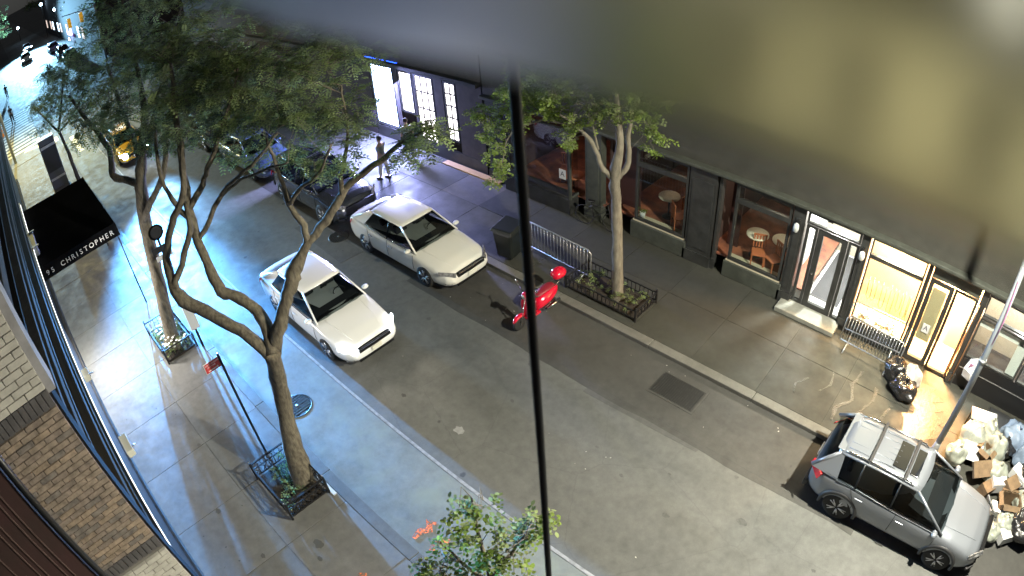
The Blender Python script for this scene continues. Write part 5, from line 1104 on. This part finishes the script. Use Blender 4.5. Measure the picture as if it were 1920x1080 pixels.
bag('dark grey bag at the lower right corner beyond the boxes', 4.9, 7.3, .5, .5, M_BAGK, 9, gb)
for i_, (x_, y_, r_, h_, m_, l_) in enumerate([(2.35, 8.35, .3, .45, M_BAGW, 'small white bag wedged between the lamp post and the silver car'), (3.0, 9.45, .38, .6, M_BAGW, 'white bag at the back of the pile beside the pale board'), (3.6, 8.35, .36, .5, M_BAGW, 'white bag half under the polystyrene blocks'), (4.45, 9.3, .42, .6, M_BAGB, 'second bluish bag, at the far right of the pile'),
    (4.75, 7.95, .36, .45, M_BAGW, 'pale bag behind the open brown box'), (3.7, 9.35, .35, .45, M_BAGK, 'black bag in the middle of the pale pile'), (4.35, 7.2, .3, .35, M_BAGW, 'pale bag beside the narrow white carton'), (5.2, 8.0, .5, .6, M_BAGK, 'big black bag at the right picture edge'), (5.0, 9.0, .45, .6, M_BAGK, 'black bag behind the right end of the pile')]):
    bag(l_, x_, y_, r_, h_, m_, 20+i_, gb)
M_CARDB = mat('cardboard', (.13, .085, .045), .8, var=.3, vscale=6)
def cbox(lab, x, y, z, sx, sy, sz, rz, m, flaps=True, grp='boxes in the rubbish pile', tilt=0):
    t = thing('cardboard_box', lab, 'box', (x, y, z), rz, grp); t.rotation_euler = (tilt, 0, rz); w = .012; hx, hy = sx/2, sy/2
    MB().box(-hx, hx, -hy, -hy+w, 0, sz).box(-hx, hx, hy-w, hy, 0, sz).box(-hx, -hx+w, -hy+w, hy-w, 0, sz).box(hx-w, hx, -hy+w, hy-w, 0, sz).box(-hx+w, hx-w, -hy+w, hy-w, 0.001, w).build('carton', m, t)
    if flaps:
        for s in (-1, 1):
            MB().obox((0, s*(hy+.06), sz+.0), (sx, .14, .008), (s*-.5, 0, 0)).build('flap', m, t); MB().obox((s*(hx+.05), 0, sz-.02), (.12, sy*.95, .008), (0, s*.7, 0)).build('flap', m, t)
    else: MB().box(-hx, hx, -hy, hy, sz, sz+.01).build('lid', m, t)
cbox('open brown cardboard box with raised flaps beside the silver bonnet', 4.25, 7.65, 0, .55, .42, .45, .3, M_CARDB); cbox('closed tan cardboard box leaning in the pile behind the open one', 4.05, 8.15, .05, .42, .35, .5, .9, M_CARDB, False, tilt=.25)
cbox('flat white carton stood upright by the white bags', 2.72, 8.55, 0.35, .55, .42, .10, .15, M_CARD, False, tilt=.9); cbox('white polystyrene box at the front of the silver bonnet', 3.75, 8.05, .15, .45, .35, .3, .5, M_CARD, False)
cbox('brown crumpled carton between the two white bags', 3.1, 8.6, .2, .3, .35, .4, 1.2, M_CARDB); cbox('white ribbed polystyrene packing block on top of the pile', 4.35, 8.5, .25, .6, .35, .28, -.5, M_CARD, False)
cbox('narrow white carton laid at the lower right of the pile', 4.5, 6.9, 0, .5, .3, .25, .7, M_CARD, False)
t = thing('folding_table', 'pale board on dark legs standing between the lamp post and the pile', 'table', (2.75, 9.55, 0), .2)
MB().box(-.4, .4, -.2, .2, .62, .66).build('board', M_CARD, t)
for x in (-.36, .36):
    for y in (-.16, .16): MB().box(x-.02, x+.02, y-.02, y+.02, 0, .62).build('leg', M_BLACK, t)
t = thing('pavement_hatch', 'dark framed metal cellar hatch in the far pavement by the pile', 'hatch', (3.7, 10.35, 0))
MB().box(-.7, .7, -.42, .42, 0, .03).build('frame', M_BLACKM, t); 
for s in (-1, 1): MB().box(min(0, s*.66)+.01, max(0, s*.66)-.01, -.38, .38, .03, .045).build('leaf', mat('hatch_steel', (.04, .042, .045), .4, .4, var=.3), t)
# hanging white bag with print on the pipe of the shop
t = thing('paper_bundle', 'crumpled white paper bundle with pink print hanging beside the shop pipes', 'bundle', (1.95, 10.72, .55))
q = MB(); q.add([(-.2, 0, 0), (.15, -.1, -.05), (.22, 0, .35), (.05, -.05, .75), (-.15, 0, .6), (-.24, -.08, .3), (0, -.2, .3), (.05, -.2, .1), (0, .05, .3)], [(0, 1, 7), (1, 2, 7), (2, 6, 7), (2, 3, 6), (3, 4, 6), (4, 5, 6), (5, 0, 6), (0, 7, 6), (0, 8, 1), (1, 8, 2), (2, 8, 3), (3, 8, 4), (4, 8, 5), (5, 8, 0)]); q.build('paper', M_CARD, t)
MB().obox((-.07, -.13, .5), (.12, .01, .16), (.3, 0, .3)).build('print', mat('pink_print', (.6, .3, .5), .6), t)
# ================================================================== SHOP CONTENTS
M_ORG = mat('orange_chair', (.42, .13, .05), .5); M_TT = mat('pale_table_top', (.5, .45, .36), .5)
def rtable(lab, x, y, z, top=M_TT, r=.34):
    t = thing('round_table', lab, 'table', (x, y, z)); MB().lathe([(.001, .72), (r, .72), (r, .75), (.001, .75)], n=28).build('tabletop', top, t); MB().tube([(0, 0, .02), (0, 0, .72)], .03, 8).build('stem', M_BLACKM, t); MB().lathe([(.2, 0), (.18, .03), (.001, .04)], n=16).build('foot', M_BLACKM, t)
def chair_(lab, x, y, z, rz):
    t = thing('slatted_chair', lab, 'chair', (x, y, z), rz); MB().box(-.2, .2, -.2, .2, .43, .46).build('seat', M_ORG, t, bevel=.01)
    for i in range(5): MB().box(-.19+.084*i, -.145+.084*i, .185, .205, .5, .88).build('slat', M_ORG, t)
    MB().box(-.2, .2, .18, .21, .88, .93).build('top_rail', M_ORG, t)
    for a in (-1, 1):
        for b in (-1, 1): MB().box(a*.18-.018, a*.18+.018, b*.18-.018, b*.18+.018, 0, .43).build('leg', M_ORG, t)
rtable('round pale table inside the window with the orange slatted chairs', -8.4, 11.75, .53); chair_('orange slatted chair right of the round table in the small red-lit window', -7.65, 11.75, .53, 1.2); chair_('orange slatted chair in front of the round table in the small red-lit window', -7.8, 11.35, .53, 2.4)
rtable('round cream table at the left inside the wide café window', -5.35, 11.7, .48, mat('cream_top', (.75, .7, .55), .5)); rtable('round table at the right inside the wide café window', -4.6, 11.9, .48, MATS['cream_top']); chair_('orange chair below the left table in the café window', -5.1, 11.3, .48, .4); chair_('orange chair below the right table in the café window', -4.6, 11.3, .48, -.5)
chair_('reddish chair inside the projecting bay window', -12.3, 11.6, .55, .5); rtable('round reddish table inside the projecting bay window', -11.75, 11.3, .3, M_ORG)
rp('room_floor', -14.1, -10.3, 0.0, 4.0, .5, .55, MATS['orange_floor'])
t = thing('potted_plant', 'small green plant in a white pot on the window sill with orange chairs', 'plant', (-8.95, 11.12, .61)); MB().lathe([(.07, 0), (.10, .2), (.085, .2), (.06, .03)], n=14).build('pot', M_CARD, t); frond_cloud('foliage', [M_LEAF2], t, [((0, 0, .28), .08, 1)], 8, .12, 'broad', random.Random(3))
for i, x in enumerate([-1.72, -1.6, -1.3, -1.05, -.82, -.62, -.45]):
    t = thing('hanging_hose', ['first (leftmost) brown hose hanging in the warm lit window', 'second brown hose from the left in the warm lit window', 'third brown hose from the left in the warm lit window', 'middle one of the brown hoses in the warm lit window', 'third brown hose from the right in the warm lit window', 'second brown hose from the right in the warm lit window', 'last (rightmost) brown hose hanging in the warm lit window'][i], 'hose', (x, 11.12+.05*(i % 2), 0), group='brown hoses hanging in the warm lit window'); L = random.uniform(.5, .9); z = 1.75-.08*i % .3
    MB().tube([(0, 0, 1.8), (.02, 0, 1.8-L), (.09, .02, 1.68-L), (.15, 0, 1.8-L), (.13, 0, 1.75)], .013, 6).build('coil', MATS['copper'], t)
t = thing('goods_heap', 'heap of pale goods on the shelf of the bright warm window', 'goods', (-1.1, 11.25, .46)); rnd = random.Random(9); q = MB()
for i in range(36): q.obox((rnd.uniform(-.65, .65), rnd.uniform(-.15, .15), rnd.uniform(.03, .16)), (rnd.uniform(.06, .16), rnd.uniform(.05, .12), rnd.uniform(.04, .1)), (rnd.random(), rnd.random(), rnd.random()*3))
tag(q.build('goods', mat('pale_goods', (.7, .6, .45), .5, var=.4, vscale=8), t, bevel=.01), kind='stuff')
t = thing('bicycle', 'dark bicycle chained upright in front of the black bay base', 'bicycle', (-10.2, 10.55, 0), .1)
for x in (-.5, .5):
    w_ = MB().tube([(x+.33*math.cos(a), 0, .34+.33*math.sin(a)) for a in [2*PI*k/20 for k in range(21)]], .016, 6).build('wheel', M_TYRE, t)
MB().tube([(-.5, 0, .34), (-.15, 0, .34), (.33, 0, .75), (-.22, 0, .78), (-.5, 0, .34)], .014, 6).build('frame', M_BLACKM, t); MB().tube([(-.15, 0, .34), (-.26, 0, .88)], .014, 6).build('seat_tube', M_BLACKM, t); MB().tube([(.5, 0, .34), (.32, 0, .95)], .014, 6).build('fork', M_BLACKM, t); MB().tube([(.32, -.25, 1.0), (.3, 0, .97), (.32, .25, 1.0)], .012, 6).build('handlebar', M_BLACKM, t); MB().box(-.38, -.14, -.06, .06, .88, .93).build('saddle', M_BLACK, t, bevel=.02)

for i_, (x_, y_, sx_, sy_, h_, rz_, tl_, m_, l_) in enumerate([(3.15, 8.1, .6, .4, .08, .6, .5, M_CARDB, 'flattened brown carton leaning on the white bags near the bonnet'), (4.6, 8.25, .5, .1, .5, 1.2, .2, M_CARDB, 'upright brown panel carton at the right of the open box'), (3.95, 7.45, .35, .3, .2, .2, .1, M_CARD, 'small white box between bonnet and open brown box'),
    (2.55, 9.1, .45, .3, .12, -.4, .3, M_CARD, 'flat white box on the bag behind the lamp post'), (4.1, 6.95, .45, .16, .12, 1.0, .1, M_CARDB, 'small brown carton by the front bumper of the silver car'), (3.5, 7.85, .4, .3, .3, .9, .15, M_CARDB, 'tan carton wedged beside the silver bonnet')]):
    cbox(l_, x_, y_, .05+(.35 if i_ in (0, 3) else 0), sx_, sy_, h_, rz_, m_, False, tilt=tl_)
for i_, (x_, y_, z_, l_) in enumerate([(-88, 9.3, 4.5, 'nearest of the cold white lamps along the far shops'), (-100, 9.3, 5.5, 'second cold white lamp along the far shops'), (-112, 9.0, 5.0, 'third cold white lamp along the far shops'), (-126, 8.0, 6.5, 'farthest cold white lamp along the far street'), (-118, -3.5, 6.0, 'cold white lamp on the left side of the far street'), (-150, 3.5, 3.0, 'bluish glow of headlights at the end of the street')]):
    t = thing('far_lamp', l_, 'street lamp', (x_, y_, 0)); MB().tube([(0, 0, 0), (0, 0, z_)], .06, 6).build('post', M_BLACKM, t)
    MB().lathe([(.001, -.3), (.25, -.2), (.32, 0), (.25, .2), (.001, .3)], (0, 0, z_+.25), 'z', 10).build('globe', mat('cold_globe', (1, 1, 1), emit=(.5, .75, 1), estr=30), t)
# ================================================================== LAMPS OF THE PLACE
lamp('street_lamp_light', 'SPOT', (2.6, 5.55, 10.28), 18000, NEUT, (-1.5, 3.2, 0), 0.10, math.radians(160), 0.8)
lamp('corner_lamp_light', 'SPOT', (-44.7, -2.2, 9.15), 13000, (1.0, 0.86, 0.36), (-42.5, -2.0, 0), 0.15, math.radians(150), 0.5)
# street lamp farther down the far side
lamp('taxi_headlight_beam', 'SPOT', (-32.2, 1.75, 1.45), 330000, (0.10, 0.40, 1.0), (-13, -1.4, 1.62), 0.18, math.radians(31), 1.0)
lamp('taxi_headlight_beam', 'SPOT', (-32.2, 3.15, 1.2), 26000, (0.22, 0.55, 1.0), (-18, 0.6, 1.3), 0.25, math.radians(44), 1.0)
for s in (-1, 1): lamp('sedan_headlight_beam', 'SPOT', (-10.85, 2.55+s*0.66, 0.55), 70, (1.0, 0.9, 0.75), (-5, 2.6+s*0.9, 0.0), 0.1, math.radians(90), 1.0)
# light from inside the shops
lamp('shop_light', 'AREA', (-21.2, 10.8, 2.3), 4200, (0.40, 0.44, 1.0), (-19.5, 7, 0), 1.6)
lamp('warm_shop_light', 'AREA', (-1.1, 12.2, 2.9), 1100, (1.0, 0.80, 0.52), (-1.1, 11.0, 1.0), 1.0)
lamp('warm_door_light', 'AREA', (0.6, 11.7, 2.9), 3200, (1.0, 0.54, 0.22), (0.9, 9.6, 0), 0.6)
lamp('entrance_light', 'POINT', (-3.0, 12.2, 2.9), 1500, (1.0, 0.97, 0.92), None, 0.2)
lamp('cafe_light', 'POINT', (-8.2, 12.6, 2.8), 30, (1.0, 0.75, 0.55), None, 0.2); lamp('cafe_light', 'POINT', (-5.0, 12.4, 2.8), 45, (1.0, 0.8, 0.6), None, 0.2); lamp('cafe_light', 'POINT', (-12.4, 12.4, 2.8), 28, (1.0, 0.75, 0.7), None, 0.2)
lamp('right_shop_light', 'POINT', (3.2, 11.6, 2.8), 800, (1.0, 0.98, 0.95), None, 0.2)
lamp('doorway_light', 'AREA', (-17.0, -4.15, 2.7), 600, (1.0, 0.95, 0.88), (-16.2, -2.4, 0), 0.8)
lamp('far_glare', 'SPOT', (-128, 3.2, 7), 420000, (0.32, 0.68, 1.0), (-92, 0.0, 0), 0.5, math.radians(46), 1.0)
# neon beyond the crossing
t = thing('neon_sign', 'small violet neon sign glowing on a shop beyond the crossing', 'sign', (-96, 8.6, 1.4))
MB().box(-1.6, 1.6, -0.05, 0.05, 0, .5).build('tube', mat('violet_neon', (1, 1, 1), emit=(0.35, 0.1, 1.0), estr=14), t); MB().box(-1.4, -.2, -0.08, -.05, -.9, -.5).build('tube', mat('pink_neon', (1, 1, 1), emit=(0.9, 0.4, 1.0), estr=12), t)
t = thing('far_building', 'dark building with small lit windows beyond the crossing on the right', 'building', (-95, 12, 0)); MB().box(-40, 25, -3, 10, 0, 14).build('wall', M_DBW, t)
for i in range(14):
    if i % 3 != 1: w_ = MB().box(-38+i*4, -36.4+i*4, -3.06, -3.0, 1.2, 2.8).build('window', mat('cool_window', (1, 1, 1), emit=(.6, .8, 1), estr=4) if i % 2 else mat('dim_window', (1, 1, 1), emit=(.9, .7, .6), estr=1.2), t)
t = thing('far_building', 'dark building beyond the crossing on the left', 'building', (-95, -12, 0)); MB().box(-60, 30, -8, 5.5, 0, 16).build('wall', M_DBW, t)
# ================================================================== AT THE CAMERA: hanging cable and frosted weather flap
t = thing('hanging_cable', 'thick black cable hanging straight down in front of the view', 'cable', (-0.835, -2.432, 4.0))
MB().tube([(-0.008, -0.006, 10), (-0.003, -0.004, 6.9), (0.0, 0, 6.4), (0.004, 0.002, 6.0), (0.010, 0.005, 5.5), (0.0155, 0.009, 4.7), (0.018, 0.01, 0)], 0.0125, 12).build('sheath', mat('cable_black', (0.006, 0.006, 0.009), 0.55), t)
M_FROST = mat('frosted_plastic', (0.53, 0.53, 0.42), 0.33, trans=1.0, spec=0.3)
M_FROST.node_tree.nodes['Principled BSDF'].inputs['IOR'].default_value = 1.35
t = thing('frosted_flap', 'blurred frosted plastic weather flap hanging over the top right of the view', 'flap', (0, 0, 0))
dd = 0.088; a = math.radians(28.0); e0 = Vector((0, CAMP.y+dd*math.cos(a), CAMP.z-dd*math.sin(a)))
q = MB(); q.add([(-.50, e0.y, e0.z+.07), (-.16, e0.y, e0.z+.004), (.30, e0.y, e0.z), (.30, e0.y, e0.z+.6), (-.50, e0.y, e0.z+.6)]+[(-.50, e0.y+.003, e0.z+.07), (-.16, e0.y+.003, e0.z+.004), (.30, e0.y+.003, e0.z), (.30, e0.y+.003, e0.z+.6), (-.50, e0.y+.003, e0.z+.6)],
    [(0, 1, 2, 3, 4), (9, 8, 7, 6, 5), (0, 5, 6, 1), (1, 6, 7, 2), (2, 7, 8, 3), (3, 8, 9, 4), (4, 9, 5, 0)]); q.build('sheet', M_FROST, t)
